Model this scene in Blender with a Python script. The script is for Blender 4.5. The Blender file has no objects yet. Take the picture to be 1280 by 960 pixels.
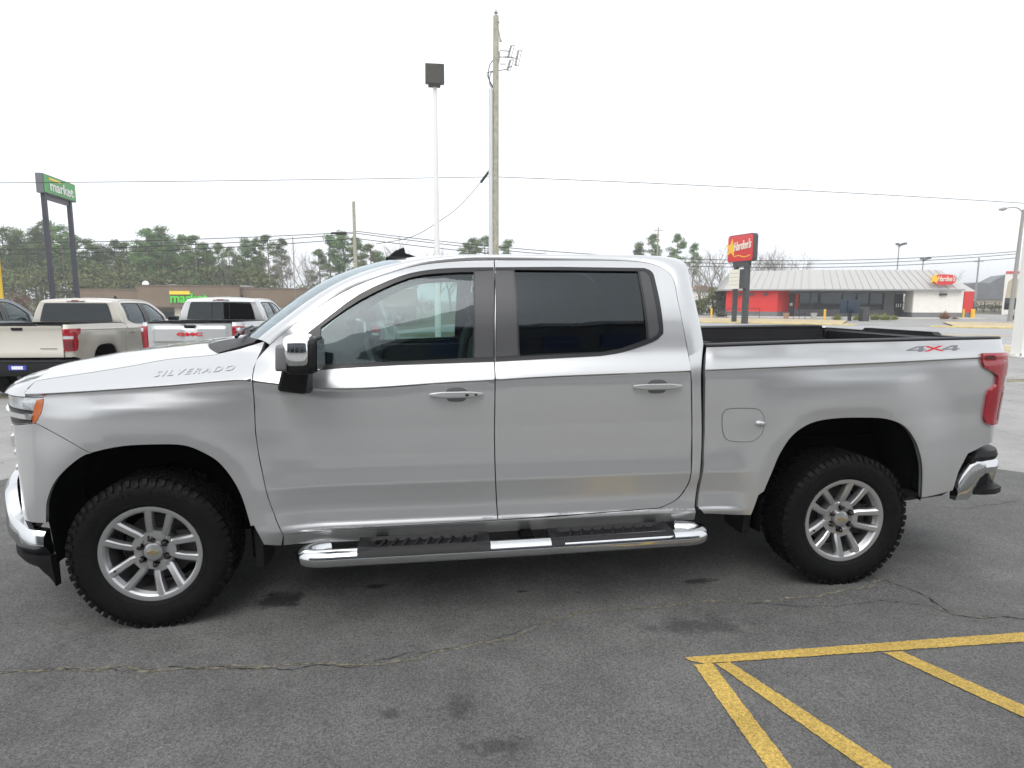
import bpy, bmesh, math, random
from mathutils import Vector, Matrix
from mathutils.geometry import delaunay_2d_cdt, tessellate_polygon
random.seed(7)
R = math.radians
scene = bpy.context.scene
# ---------------------------------------------------------------- camera
CAMC = Vector((1.352, -4.203, 1.649)); YAW, PIT, ROL, FPX = .139, .132, .003, 800.0
_fw = Vector((math.sin(YAW)*math.cos(PIT), math.cos(YAW)*math.cos(PIT), -math.sin(PIT)))
_r0 = Vector((math.cos(YAW), -math.sin(YAW), 0)); _u0 = _r0.cross(_fw)
_rt = _r0*math.cos(ROL)+_u0*math.sin(ROL); _up = -_r0*math.sin(ROL)+_u0*math.cos(ROL)
cam = bpy.data.objects.new('camera', bpy.data.cameras.new('camera'))
scene.collection.objects.link(cam)
m3 = Matrix((_rt, _up, -_fw)).transposed()
cam.matrix_world = Matrix.Translation(CAMC) @ m3.to_4x4()
cam.data.sensor_fit = 'HORIZONTAL'; cam.data.sensor_width = 36; cam.data.lens = 36*FPX/1280
cam.data.clip_start = .05; cam.data.clip_end = 3000
scene.camera = cam
def at(px, py, Y=None, Z=None):      # a point seen in the photograph, at a given distance Y or height Z
    d = _fw+_rt*((px-640)/FPX)-_up*((py-480)/FPX)
    s = (Y-CAMC.y)/d.y if Y is not None else (Z-CAMC.z)/d.z
    return CAMC+d*s
# ---------------------------------------------------------------- light: bright overcast
SUN_EL, SUN_AZ = R(52), R(200)       # azimuth measured clockwise from +Y
w = bpy.data.worlds.new('World'); scene.world = w; w.use_nodes = True
nt = w.node_tree; nt.nodes.clear()
out = nt.nodes.new('ShaderNodeOutputWorld'); bg = nt.nodes.new('ShaderNodeBackground')
sky = nt.nodes.new('ShaderNodeTexSky'); sky.sky_type = 'NISHITA'; sky.sun_disc = False
sky.sun_elevation = SUN_EL; sky.sun_rotation = SUN_AZ; sky.air_density = 1.0; sky.dust_density = 6.0; sky.ozone_density = 1.0
hs = nt.nodes.new('ShaderNodeHueSaturation'); hs.inputs['Saturation'].default_value = .10
mx = nt.nodes.new('ShaderNodeMix'); mx.data_type = 'RGBA'; mx.inputs[0].default_value = .72
mx.inputs[7].default_value = (8.6, 8.9, 9.3, 1)       # the flat cloud layer
nt.links.new(sky.outputs[0], hs.inputs['Color']); nt.links.new(hs.outputs[0], mx.inputs[6])
nt.links.new(mx.outputs[2], bg.inputs[0]); bg.inputs[1].default_value = .15
nt.links.new(bg.outputs[0], out.inputs[0])
sd = bpy.data.lights.new('sun', 'SUN'); sd.energy = .9; sd.angle = R(35); sd.color = (1, .97, .93)
sun = bpy.data.objects.new('sun', sd); scene.collection.objects.link(sun)
sdir = Vector((math.sin(SUN_AZ)*math.cos(SUN_EL), math.cos(SUN_AZ)*math.cos(SUN_EL), math.sin(SUN_EL)))
sun.rotation_euler = sdir.to_track_quat('Z', 'Y').to_euler(); sun.location = (0, 0, 40)
scene.view_settings.view_transform = 'Standard'; scene.view_settings.look = 'None'
scene.view_settings.exposure = .28; scene.view_settings.gamma = 1
scene.render.engine = 'CYCLES'
scene.cycles.max_bounces = 8; scene.cycles.transparent_max_bounces = 16
# ---------------------------------------------------------------- body surface of the pickup (local: front axle x=0, tail +x, z up)
def lut(tab, v):
    if v <= tab[0][0]: return tab[0][1]
    for (a, fa), (b, fb) in zip(tab, tab[1:]):
        if v <= b: return fa + (fb-fa)*(v-a)/(b-a)
    return tab[-1][1]
def smooth(a, b, v):
    t = max(0.0, min(1.0, (v-a)/(b-a))); return t*t*(3-2*t)
def catmull(pts, n):
    out = []
    m = len(pts)
    for i in range(m-1):
        p0 = pts[max(i-1, 0)]; p1 = pts[i]; p2 = pts[i+1]; p3 = pts[min(i+2, m-1)]
        for k in range(n):
            t = k/n
            out.append(tuple(0.5*((2*b)+(c-a)*t+(2*a-5*b+4*c-d)*t*t+(-a+3*b-3*c+d)*t**3) for a, b, c, d in zip(p0, p1, p2, p3)))
    out.append(tuple(pts[-1]))
    return out
PLAN_PTS = [(-.935, 0), (-.925, .15), (-.87, .36), (-.79, .58), (-.715, .73), (-.64, .84), (-.53, .92), (-.35, .962), (0, .985), (.6, .996), (1.7, 1.0), (2.8, .996),
            (3.7, .99), (4.3, .978), (4.58, .962), (4.69, .935), (4.75, .885), (4.772, .79), (4.778, .70)]
_pl = catmull(PLAN_PTS, 12)
_arc = [0.0]
for _a, _b in zip(_pl, _pl[1:]): _arc.append(_arc[-1]+math.hypot(_b[0]-_a[0], _b[1]-_a[1]))
_k0 = min(range(len(_pl)), key=lambda i: abs(_pl[i][0]))
_arc = [a-_arc[_k0]+_pl[_k0][0] for a in _arc]
def plan(s):
    lo, hi = 0, len(_arc)-1
    if s <= _arc[0]: return _pl[0] + (0., -1.)
    if s >= _arc[-1]: i = hi-1
    else:
        while hi-lo > 1:
            m = (lo+hi)//2
            if _arc[m] <= s: lo = m
            else: hi = m
        i = lo
    t = (s-_arc[i])/(_arc[i+1]-_arc[i])
    a, b = _pl[i], _pl[i+1]
    def tang(j):
        j0, j1 = max(j-1, 0), min(j+1, len(_pl)-1)
        dx, dy = _pl[j1][0]-_pl[j0][0], _pl[j1][1]-_pl[j0][1]; l = math.hypot(dx, dy); return dx/l, dy/l
    ta, tb = tang(i), tang(i+1)
    tx, ty = ta[0]+(tb[0]-ta[0])*t, ta[1]+(tb[1]-ta[1])*t
    l = math.hypot(tx, ty); tx /= l; ty /= l
    return a[0]+(b[0]-a[0])*t, a[1]+(b[1]-a[1])*t, -ty, tx     # x, w, outward normal (nx, nw)
CREASE = [(-.8, 1.18), (-.37, 1.202), (.11, 1.232), (.40, 1.254), (.50, 1.256), (.62, 1.24), (.81, 1.217), (.94, 1.208), (1.14, 1.212), (1.44, 1.229), (1.71, 1.24), (2.05, 1.255), (2.75, 1.272), (2.85, 1.276), (3.72, 1.299), (4.45, 1.323), (4.8, 1.33)]
CREASE = [(a, b) for a, b in catmull(CREASE, 6)]
LOW = [(.36, -.09), (.42, -.055), (.46, -.022), (.49, -.002), (.502, .003), (.510, .003), (.518, -.006), (.60, -.019), (.68, -.009), (.715, -.003), (.725, -.0035), (.80, -.017), (.86, -.021), (1.0, -.018), (1.12, -.010), (1.22, -.004), (1.4, 0)]
LOWF = [(.36, -.03), (.50, -.022), (.80, -.024), (1.0, -.020), (1.12, -.010), (1.22, -.004), (1.4, 0)]
UP = [(0, .0), (.02, -.007), (.05, -.022), (.09, -.043), (.13, -.054), (.2, -.069), (.28, -.088), (.34, -.107), (.41, -.136), (.51, -.190), (.56, -.224), (.60, -.265), (.64, -.33), (.70, -.45)]
def smooth_lut(tab, v, h=.012):
    return (lut(tab, v-h)+2*lut(tab, v-h/2)+2*lut(tab, v)+2*lut(tab, v+h/2)+lut(tab, v+h))/8
ARCH = ((.045, .385, .475, .565), (3.68, .40, .475, .605))     # centre x, z, half width, height above centre
def arch_d(s, z, k):
    cx, cz, a, b = ARCH[k]
    dx = abs(s-cx)/a; dz = max(0, z-cz)/b
    r = (dx**2.6+dz**2.6)**(1/2.6)
    return (r-1)*.5
def offset(s, z):
    zc = lut(CREASE, s)
    fr = 1-smooth(.45, .75, s); rr = smooth(3.0, 3.15, s)
    if z < zc:
        o = smooth_lut(LOW, z, .01)*(1-max(fr, rr))+smooth_lut(LOWF, z, .02)*max(fr, rr)
        o -= .005*smooth(zc-.05, zc-.008, z)
        o -= .004*(1-smooth(.5, 0, abs(z-zc+.004)/.008))*0
    else:
        t = z-zc
        o = smooth_lut(UP, t, min(.02, t))
        o -= .75*t*(1-smooth(.42, .80, s))*(1-smooth(.12, .3, t))
        # the cabin narrows towards the windscreen
        o -= .085*smooth(.02, .55, t)*(1-smooth(.4, 1.5, s))
        o += .012*smooth(2.85, 2.9, s)*smooth(.02, .1, t)
    for k in (0, 1):
        d = arch_d(s, z, k)
        if d < .42 and z < zc:
            f = smooth(.36, .05, d) if d > .05 else 1.0
            if d < .05: f = 1-.12*(.05-d)/.05
            fall = 1-smooth(.55, .30, z) * .3
            o += (.042 if k == 0 else .036)*f*fall*(1-smooth(zc-.12, zc, z))
    # tail: flatten the flare of the crease towards the rear corner
    return o
def surf(s, z, off=0.0):
    x, w, nx, nw = plan(s)
    o = offset(s, z)+off
    return (x+nx*o, -(w+nw*o), z)
def surf_n(s, z):
    h = .0015
    a = surf(s-h, z); b = surf(s+h, z); c = surf(s, z-h); d = surf(s, z+h)
    u = [b[i]-a[i] for i in range(3)]; v = [d[i]-c[i] for i in range(3)]
    n = (u[1]*v[2]-u[2]*v[1], u[2]*v[0]-u[0]*v[2], u[0]*v[1]-u[1]*v[0])
    l = math.sqrt(sum(q*q for q in n)) or 1
    return tuple(q/l for q in n)
# outlines on the body side: (distance along the body, height)
T = {
 'arch_front': [(-0.446, 0.611),(-0.435, 0.683),(-0.398, 0.766),(-0.343, 0.832),(-0.26, 0.898),(-0.193, 0.924),(-0.065, 0.949),(0.087, 0.954),(0.207, 0.947),(0.288, 0.913),(0.362, 0.859),(0.423, 0.768),(0.463, 0.67),(0.495, 0.53)],
 'arch_rear': [(3.206, 0.601),(3.249, 0.708),(3.29, 0.811),(3.357, 0.912),(3.461, 0.977),(3.603, 1.0),(3.794, 1.0),(3.923, 0.988),(4.026, 0.949),(4.099, 0.877),(4.151, 0.782),(4.177, 0.674),(4.187, 0.521)],
 'headlight': [(-0.597, 1.175),(-0.429, 1.181),(-0.428, 1.155),(-0.442, 1.106),(-0.476, 1.059),(-0.645, 1.037)],
 'headlight_amber': [(-0.429, 1.177),(-0.428, 1.155),(-0.442, 1.106),(-0.476, 1.059),(-0.49, 1.066),(-0.481, 1.123),(-0.462, 1.169)],
 'seam_hood': [(-0.588, 1.229),(-0.449, 1.264),(-0.264, 1.289),(-0.082, 1.317),(0.099, 1.349),(0.301, 1.367),(0.439, 1.397),(0.566, 1.437)],
 'fascia_line': [(-0.476, 1.059),(-0.407, 1.031),(-0.31, 0.98),(-0.212, 0.916)],
 'fender_bottom': [(0.511, 0.534),(0.532, 0.489),(0.552, 0.428),(0.632, 0.412)],
 'door_front_edge': [(0.652, 0.48),(0.62, 0.561),(0.587, 0.677),(0.555, 0.857),(0.539, 1.003),(0.538, 1.16),(0.53, 1.31),(0.538, 1.356),(0.591, 1.418)],
 'door_top': [(0.591, 1.418),(0.743, 1.541),(0.934, 1.674),(1.137, 1.766),(1.344, 1.827),(1.557, 1.851),(1.741, 1.858),(2.102, 1.861),(2.438, 1.862),(2.603, 1.847),(2.683, 1.81),(2.717, 1.755),(2.722, 1.646),(2.742, 1.489),(2.759, 1.35),(2.763, 1.225),(2.786, 0.94),(2.784, 0.722),(2.763, 0.63),(2.708, 0.565),(2.615, 0.526)],
 'ledge': [(0.652, 0.48),(1.022, 0.487),(1.345, 0.495),(1.726, 0.499),(2.279, 0.516),(2.615, 0.526),(2.812, 0.526)],
 'b_seam': [(1.741, 1.858),(1.72, 1.542),(1.715, 1.331),(1.712, 0.969),(1.716, 0.718),(1.728, 0.504)],
 'cab_rear': [(2.847, 1.434),(2.838, 1.37),(2.817, 1.246),(2.841, 0.938),(2.834, 0.72),(2.81, 0.515),(2.831, 0.436)],
 'rocker_bottom': [(0.639, 0.411),(1.013, 0.394),(1.724, 0.417),(2.831, 0.436)],
 'bed_front': [(2.862, 1.396),(2.839, 1.288),(2.859, 0.938),(2.858, 0.762),(2.831, 0.526)],
 'bed_bottom': [(2.831, 0.526),(2.869, 0.483),(3.137, 0.467),(3.173, 0.581)],
 'bed_bottom_rear': [(4.187, 0.521),(4.419, 0.544)],
 'bed_rear': [(4.419, 0.544),(4.451, 0.652),(4.508, 0.759),(4.67, 0.811)],
 'rail': [(2.862, 1.396),(3.512, 1.413),(4.326, 1.425),(4.614, 1.427)],
 'taillight': [(4.508, 1.352),(4.514, 1.302),(4.521, 1.266),(4.604, 1.217),(4.607, 1.17),(4.583, 1.114),(4.585, 1.052),(4.605, 0.956),(4.644, 0.925)],
 'trim_f': [(0.77, 1.467),(0.861, 1.541),(1.036, 1.674),(1.24, 1.766),(1.394, 1.801),(1.554, 1.813),(1.733, 1.817),(1.713, 1.331),(1.238, 1.319),(0.832, 1.3),(0.829, 1.416)],
 'glass_f': [(0.846, 1.506),(1.037, 1.642),(1.29, 1.758),(1.498, 1.785),(1.624, 1.79),(1.605, 1.352),(1.238, 1.337),(0.85, 1.323)],
 'sail': [(0.77, 1.467),(0.83, 1.516),(0.836, 1.3),(0.815, 1.347)],
 'trim_r': [(1.742, 1.817),(2.093, 1.822),(2.561, 1.82),(2.601, 1.798),(2.611, 1.732),(2.626, 1.498),(2.61, 1.456),(2.56, 1.423),(2.403, 1.374),(2.272, 1.355),(1.719, 1.331)],
 'glass_r': [(1.843, 1.804),(2.52, 1.802),(2.53, 1.44),(2.382, 1.391),(2.251, 1.371),(1.848, 1.354)],
 'quarter_r': [(2.529, 1.802),(2.558, 1.806),(2.584, 1.78),(2.604, 1.498),(2.593, 1.464),(2.543, 1.438)],
 'pillar_f': [(1.629, 1.798),(1.73, 1.804),(1.711, 1.355),(1.611, 1.352)],
 'pillar_r': [(1.74, 1.804),(1.837, 1.804),(1.84, 1.362),(1.722, 1.355)],
 'fuel': [(2.955, 1.024),(2.966, 1.05),(3.002, 1.063),(3.126, 1.062),(3.166, 1.045),(3.185, 1.001),(3.178, 0.935),(3.149, 0.9),(3.106, 0.882),(3.01, 0.886),(2.975, 0.908),(2.959, 0.958)],
 'handle_f': [(1.383, 1.176),(1.649, 1.172),(1.515, 1.125)],
 'handle_r': [(2.442, 1.2),(2.707, 1.196),(2.572, 1.151)],
 'text_silverado': [(0.069, 1.273),(0.436, 1.3),(0.057, 1.296),(0.429, 1.321)],
 'text_4x4': [(4.035, 1.359),(4.372, 1.365),(4.04, 1.392),(4.378, 1.398)],
 'mirror': [(0.646, 1.443),(0.825, 1.443),(0.773, 1.194),(0.642, 1.216)],
 'mudflap': [(0.495, 0.534),(0.534, 0.535),(0.549, 0.298)],
}
# ---------------------------------------------------------------- helpers
COL = scene.collection
def tag(o, label=None, cat=None, group=None, kind=None):
    if label: o['label'] = label
    if cat: o['category'] = cat
    if group: o['group'] = group
    if kind: o['kind'] = kind
    return o
def empty(name, loc=(0, 0, 0), rz=0):
    o = bpy.data.objects.new(name, None); COL.objects.link(o); o.location = loc; o.rotation_euler = (0, 0, rz)
    o.empty_display_size = .2; return o
class MB:
    def __init__(s): s.v = []; s.f = []; s.m = []; s.n = None
    def add(s, vs, fs, mi=0):
        b = len(s.v); s.v += [tuple(p) for p in vs]; s.f += [tuple(i+b for i in f) for f in fs]; s.m += [mi]*len(fs); return b
    def box(s, x0, x1, y0, y1, z0, z1, mi=0):
        if x0 > x1: x0, x1 = x1, x0
        if y0 > y1: y0, y1 = y1, y0
        if z0 > z1: z0, z1 = z1, z0
        s.add([(x0, y0, z0), (x1, y0, z0), (x1, y1, z0), (x0, y1, z0), (x0, y0, z1), (x1, y0, z1), (x1, y1, z1), (x0, y1, z1)],
              [(0, 3, 2, 1), (4, 5, 6, 7), (0, 1, 5, 4), (1, 2, 6, 5), (2, 3, 7, 6), (3, 0, 4, 7)], mi)
    def hexa(s, p8, mi=0):       # bottom 4 ccw, top 4 ccw
        s.add(p8, [(0, 3, 2, 1), (4, 5, 6, 7), (0, 1, 5, 4), (1, 2, 6, 5), (2, 3, 7, 6), (3, 0, 4, 7)], mi)
    def tube(s, pts, r, n=10, mi=0, caps=True, flat=1.0):
        pts = [Vector(p) for p in pts]; rs = r if isinstance(r, (list, tuple)) else [r]*len(pts)
        rings = []; prev = None
        for i, p in enumerate(pts):
            t = (pts[min(i+1, len(pts)-1)]-pts[max(i-1, 0)]).normalized()
            if prev is None:
                a = Vector((0, 0, 1)) if abs(t.z) < .9 else Vector((1, 0, 0)); u = (a-t*a.dot(t)).normalized()
            else: u = (prev-t*prev.dot(t)).normalized()
            prev = u; q = t.cross(u)
            rings.append([p+(u*math.cos(2*math.pi*k/n)*flat+q*math.sin(2*math.pi*k/n))*rs[i] for k in range(n)])
        vs = [q for g in rings for q in g]
        fs = [(i*n+k, i*n+(k+1) % n, (i+1)*n+(k+1) % n, (i+1)*n+k) for i in range(len(pts)-1) for k in range(n)]
        if caps: fs += [tuple(range(n-1, -1, -1)), tuple((len(pts)-1)*n+k for k in range(n))]
        s.add(vs, fs, mi)
    def lathe_y(s, prof, n=48, c=(0, 0, 0), mi=0, closed=False):     # prof: (r, y) turned about the Y axis
        m = len(prof)
        vs = [(c[0]+r*math.cos(2*math.pi*k/n), c[1]+y, c[2]+r*math.sin(2*math.pi*k/n)) for k in range(n) for r, y in prof]
        fs = []
        for k in range(n):
            k2 = (k+1) % n
            for j in range(m-1 if not closed else m):
                j2 = (j+1) % m
                fs.append((k*m+j, k2*m+j, k2*m+j2, k*m+j2))
        s.add(vs, fs, mi)
    def grid(s, fn, nu, nv, mi=0, flip=False):
        vs = [fn(i/nu, j/nv) for i in range(nu+1) for j in range(nv+1)]; m = nv+1
        fs = [(i*m+j, (i+1)*m+j, (i+1)*m+j+1, i*m+j+1) for i in range(nu) for j in range(nv)]
        if flip: fs = [f[::-1] for f in fs]
        s.add(vs, fs, mi)
    def prism(s, pts, axis, a, b, mi=0):      # closed 2D outline pushed along an axis
        def P(p, t):
            return {'x': (t, p[0], p[1]), 'y': (p[0], t, p[1]), 'z': (p[0], p[1], t)}[axis]
        n = len(pts)
        tris = tessellate_polygon([[Vector((p[0], p[1], 0)) for p in pts]])
        vs = [P(p, a) for p in pts]+[P(p, b) for p in pts]
        fs = [tuple(t) for t in tris]+[tuple(i+n for i in t[::-1]) for t in tris]+[(i, (i+1) % n, (i+1) % n+n, i+n) for i in range(n)]
        s.add(vs, fs, mi)
    def mirror(s):
        n = len(s.v); s.v += [(x, -y, z) for x, y, z in s.v]; s.f += [tuple(i+n for i in f[::-1]) for f in s.f]; s.m += list(s.m); return s
    def build(s, name, mats, parent=None, ang=35, recalc=True, bevel=0, loc=None, rot=None):
        if not isinstance(mats, (list, tuple)): mats = [mats]
        me = bpy.data.meshes.new(name); me.from_pydata(s.v, [], s.f)
        for mt in mats: me.materials.append(mt)
        if len(mats) > 1: me.polygons.foreach_set('material_index', s.m)
        if recalc:
            bm = bmesh.new(); bm.from_mesh(me); bmesh.ops.recalc_face_normals(bm, faces=bm.faces); bm.to_mesh(me); bm.free()
        for p in me.polygons: p.use_smooth = True
        me.update(); me.set_sharp_from_angle(angle=R(ang))
        o = bpy.data.objects.new(name, me); COL.objects.link(o)
        if parent: o.parent = parent
        if bevel:
            b = o.modifiers.new('bevel', 'BEVEL'); b.width = bevel; b.segments = 2; b.limit_method = 'ANGLE'; b.angle_limit = R(40)
        if loc: o.location = loc
        if rot: o.rotation_euler = rot
        return o
def copy_tree(o, parent=None):
    c = o.copy(); COL.objects.link(c); c.parent = parent
    for ch in [x for x in o.children]: copy_tree(ch, c)
    return c
def walk(o):
    yield o
    for c in o.children:
        yield from walk(c)
# ---------------------------------------------------------------- materials
def pset(b, **k):
    for n, v in k.items():
        n = n.replace('_', ' ')
        if n in b.inputs:
            b.inputs[n].default_value = v
def mat(name, col, rough=.5, metal=0, noise=0, nscale=8, bump=0, bscale=60, coat=0, spec=.5, **k):
    m = bpy.data.materials.new(name); m.use_nodes = True; nt = m.node_tree; b = nt.nodes['Principled BSDF']
    c = tuple(col)+(1,) if len(col) == 3 else tuple(col)
    b.inputs['Base Color'].default_value = c; b.inputs['Roughness'].default_value = rough; b.inputs['Metallic'].default_value = metal
    b.inputs['Coat Weight'].default_value = coat; b.inputs['Coat Roughness'].default_value = .03; b.inputs['Specular IOR Level'].default_value = spec
    tc = nt.nodes.new('ShaderNodeTexCoord')
    if noise:
        n = nt.nodes.new('ShaderNodeTexNoise'); n.inputs['Scale'].default_value = nscale; n.inputs['Detail'].default_value = 6
        r = nt.nodes.new('ShaderNodeMapRange'); r.inputs[1].default_value = .3; r.inputs[2].default_value = .7; r.inputs[3].default_value = 1-noise; r.inputs[4].default_value = 1+noise
        mu = nt.nodes.new('ShaderNodeVectorMath'); mu.operation = 'SCALE'; mu.inputs[0].default_value = c[:3]
        nt.links.new(tc.outputs['Object'], n.inputs['Vector']); nt.links.new(n.outputs[0], r.inputs[0]); nt.links.new(r.outputs[0], mu.inputs['Scale'])
        nt.links.new(mu.outputs[0], b.inputs['Base Color'])
    if bump:
        n = nt.nodes.new('ShaderNodeTexNoise'); n.inputs['Scale'].default_value = bscale; n.inputs['Detail'].default_value = 4
        bu = nt.nodes.new('ShaderNodeBump'); bu.inputs['Strength'].default_value = bump; bu.inputs['Distance'].default_value = .01
        nt.links.new(tc.outputs['Object'], n.inputs['Vector']); nt.links.new(n.outputs[0], bu.inputs['Height']); nt.links.new(bu.outputs[0], b.inputs['Normal'])
    return m
def paint(name, col, rough=.30, metal=.75, coat=1.0, flake=.10):
    m = mat(name, col, rough, metal, coat=coat)
    nt = m.node_tree; b = nt.nodes['Principled BSDF']
    tc = nt.nodes.new('ShaderNodeTexCoord'); n = nt.nodes.new('ShaderNodeTexNoise'); n.inputs['Scale'].default_value = 900; n.inputs['Detail'].default_value = 1
    r = nt.nodes.new('ShaderNodeMapRange'); r.inputs[1].default_value = .3; r.inputs[2].default_value = .7; r.inputs[3].default_value = 1-flake; r.inputs[4].default_value = 1+flake
    n2 = nt.nodes.new('ShaderNodeTexNoise'); n2.inputs['Scale'].default_value = 2.2; n2.inputs['Detail'].default_value = 5     # a film of dust
    r2 = nt.nodes.new('ShaderNodeMapRange'); r2.inputs[1].default_value = .35; r2.inputs[2].default_value = .75; r2.inputs[3].default_value = rough; r2.inputs[4].default_value = rough+.07
    mu = nt.nodes.new('ShaderNodeVectorMath'); mu.operation = 'SCALE'; mu.inputs[0].default_value = col
    nt.links.new(tc.outputs['Object'], n.inputs['Vector']); nt.links.new(n.outputs[0], r.inputs[0]); nt.links.new(r.outputs[0], mu.inputs['Scale']); nt.links.new(mu.outputs[0], b.inputs['Base Color'])
    nt.nodes.remove(n2); nt.nodes.remove(r2)
    return m
def glass(name, tint, ior=1.6, rough=.0):
    m = bpy.data.materials.new(name); m.use_nodes = True; nt = m.node_tree; nt.nodes.clear()
    o = nt.nodes.new('ShaderNodeOutputMaterial'); t = nt.nodes.new('ShaderNodeBsdfTransparent'); g = nt.nodes.new('ShaderNodeBsdfGlossy')
    t.inputs[0].default_value = tuple(tint)+(1,); g.inputs['Roughness'].default_value = rough; g.inputs[0].default_value = (.86, .95, 1, 1)
    f = nt.nodes.new('ShaderNodeFresnel'); f.inputs[0].default_value = ior
    ge = nt.nodes.new('ShaderNodeNewGeometry'); im = nt.nodes.new('ShaderNodeMix'); im.data_type = 'FLOAT'      # a thin pane reflects alike from both faces
    im.inputs[2].default_value = ior; im.inputs[3].default_value = 1/ior; nt.links.new(ge.outputs['Backfacing'], im.inputs[0]); nt.links.new(im.outputs[0], f.inputs[0]); mx = nt.nodes.new('ShaderNodeMixShader')
    nt.links.new(f.outputs[0], mx.inputs[0]); nt.links.new(t.outputs[0], mx.inputs[1]); nt.links.new(g.outputs[0], mx.inputs[2]); nt.links.new(mx.outputs[0], o.inputs[0])
    return m
M = {}
M['silver'] = paint('silver_paint', (.545, .55, .555), .29, .66, flake=.06)
M['tan'] = paint('tan_paint', (.50, .47, .41), .35, .25)
M['gmcsilver'] = paint('pewter_paint', (.56, .57, .57), .30, .6)
M['slate'] = paint('slate_paint', (.08, .10, .13), .30, .5)
M['black'] = mat('black_plastic', (.008, .008, .009), .5, spec=.3, bump=.15, bscale=400)
M['trim'] = mat('black_rubber_trim', (.012, .012, .013), .35)
M['pillar'] = mat('black_pillar_film', (.055, .055, .058), .42)
M['rubber'] = mat('tyre_rubber', (.0055, .0055, .0055), .62, noise=.3, nscale=30, bump=.25, bscale=140, spec=.18)
M['liner'] = mat('dark_liner', (.002, .002, .002), .95, spec=.1)
M['chrome'] = mat('chrome', (.86, .87, .88), .06, 1)
M['alloy'] = mat('alloy_wheel', (.48, .485, .49), .30, .75, coat=.4)
M['barrel'] = mat('alloy_barrel', (.34, .34, .345), .38, .8)
M['darksteel'] = mat('dark_steel', (.07, .068, .065), .6, .5, noise=.3)
M['lug'] = mat('black_chrome_lug', (.10, .09, .09), .15, 1)
M['gold'] = mat('gold_emblem', (.50, .42, .22), .3, .8)
M['redlens'] = mat('red_lens', (.32, .006, .016), .10, coat=1)
M['redlens_dark'] = mat('dark_red_lens', (.16, .004, .01), .12, coat=1)
M['clearlens'] = mat('clear_lens', (.78, .80, .82), .12, .6, coat=1)
M['amber'] = mat('amber_lens', (.50, .11, .012), .18, coat=1)
M['redmark'] = mat('red_marking', (.62, .02, .03), .35)
M['greymark'] = mat('grey_marking', (.20, .20, .22), .35)
M['frontglass'] = glass('clear_side_glass', (.50, .64, .61), 1.6)
M['rearglass'] = glass('privacy_glass', (.035, .045, .055), 1.6)
M['windscreen'] = glass('windscreen_glass', (.42, .52, .50), 1.55)
M['seat'] = mat('dark_seat_cloth', (.05, .05, .055), .85)
M['interior'] = mat('dark_interior', (.035, .037, .04), .75)
M['greyint'] = mat('grey_interior', (.14, .145, .15), .7)
M['bedliner'] = mat('sprayed_bedliner', (.012, .012, .013), .8, bump=.5, bscale=300)
M['mirrorglass'] = mat('mirror_glass', (.8, .82, .84), .02, 1)
M['plateblue'] = mat('plate_blue', (.05, .06, .45), .4)
M['platewhite'] = mat('plate_white', (.8, .8, .82), .4)
# ---------------------------------------------------------------- pickup builder
INNER = [ (0.521, -0.800, 1.443), (0.630, -0.780, 1.531), (0.828, -0.740, 1.678), (1.030, -0.690, 1.784), (1.260, -0.665, 1.846), (1.495, -0.660, 1.877), (1.744, -0.660, 1.886), (2.114, -0.660, 1.893), (2.505, -0.660, 1.894), (2.747, -0.680, 1.886), (2.822, -0.720, 1.847), (2.831, -0.760, 1.770), (2.844, -0.820, 1.634), (2.855, -0.880, 1.495), (2.855, -0.920, 1.411) ]
def densify(pts, step, closed=True):
    out = []; n = len(pts)
    for i in range(n if closed else n-1):
        a, b = pts[i], pts[(i+1) % n]; l = math.hypot(b[0]-a[0], b[1]-a[1]); k = max(1, int(l/step+.5))
        out += [(a[0]+(b[0]-a[0])*j/k, a[1]+(b[1]-a[1])*j/k) for j in range(k)]
    if not closed: out.append(pts[-1])
    return out
def area(p): return .5*sum(a[0]*b[1]-b[0]*a[1] for a, b in zip(p, p[1:]+p[:1]))
def inset(p, d):
    if area(p) < 0: p = p[::-1]
    n = len(p); out = []
    for i in range(n):
        a, b, c = p[i-1], p[i], p[(i+1) % n]
        u = Vector((b[0]-a[0], b[1]-a[1])); v = Vector((c[0]-b[0], c[1]-b[1]))
        if u.length < 1e-7 or v.length < 1e-7: continue
        u.normalize(); v.normalize(); m = Vector((-(u.y+v.y), u.x+v.x)); l = m.length
        if l < .3: m = Vector((-u.y, u.x)); l = 1; k = 1
        else: m /= l; k = min(2.0, 1/max(.4, m.dot(Vector((-u.y, u.x)))))
        out.append((b[0]+m.x*d*k, b[1]+m.y*d*k))
    return out
def inside(p, q):
    c = False; x, y = q; n = len(p); j = n-1
    for i in range(n):
        if (p[i][1] > y) != (p[j][1] > y) and x < (p[j][0]-p[i][0])*(y-p[i][1])/(p[j][1]-p[i][1])+p[i][0]: c = not c
        j = i
    return c
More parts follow.
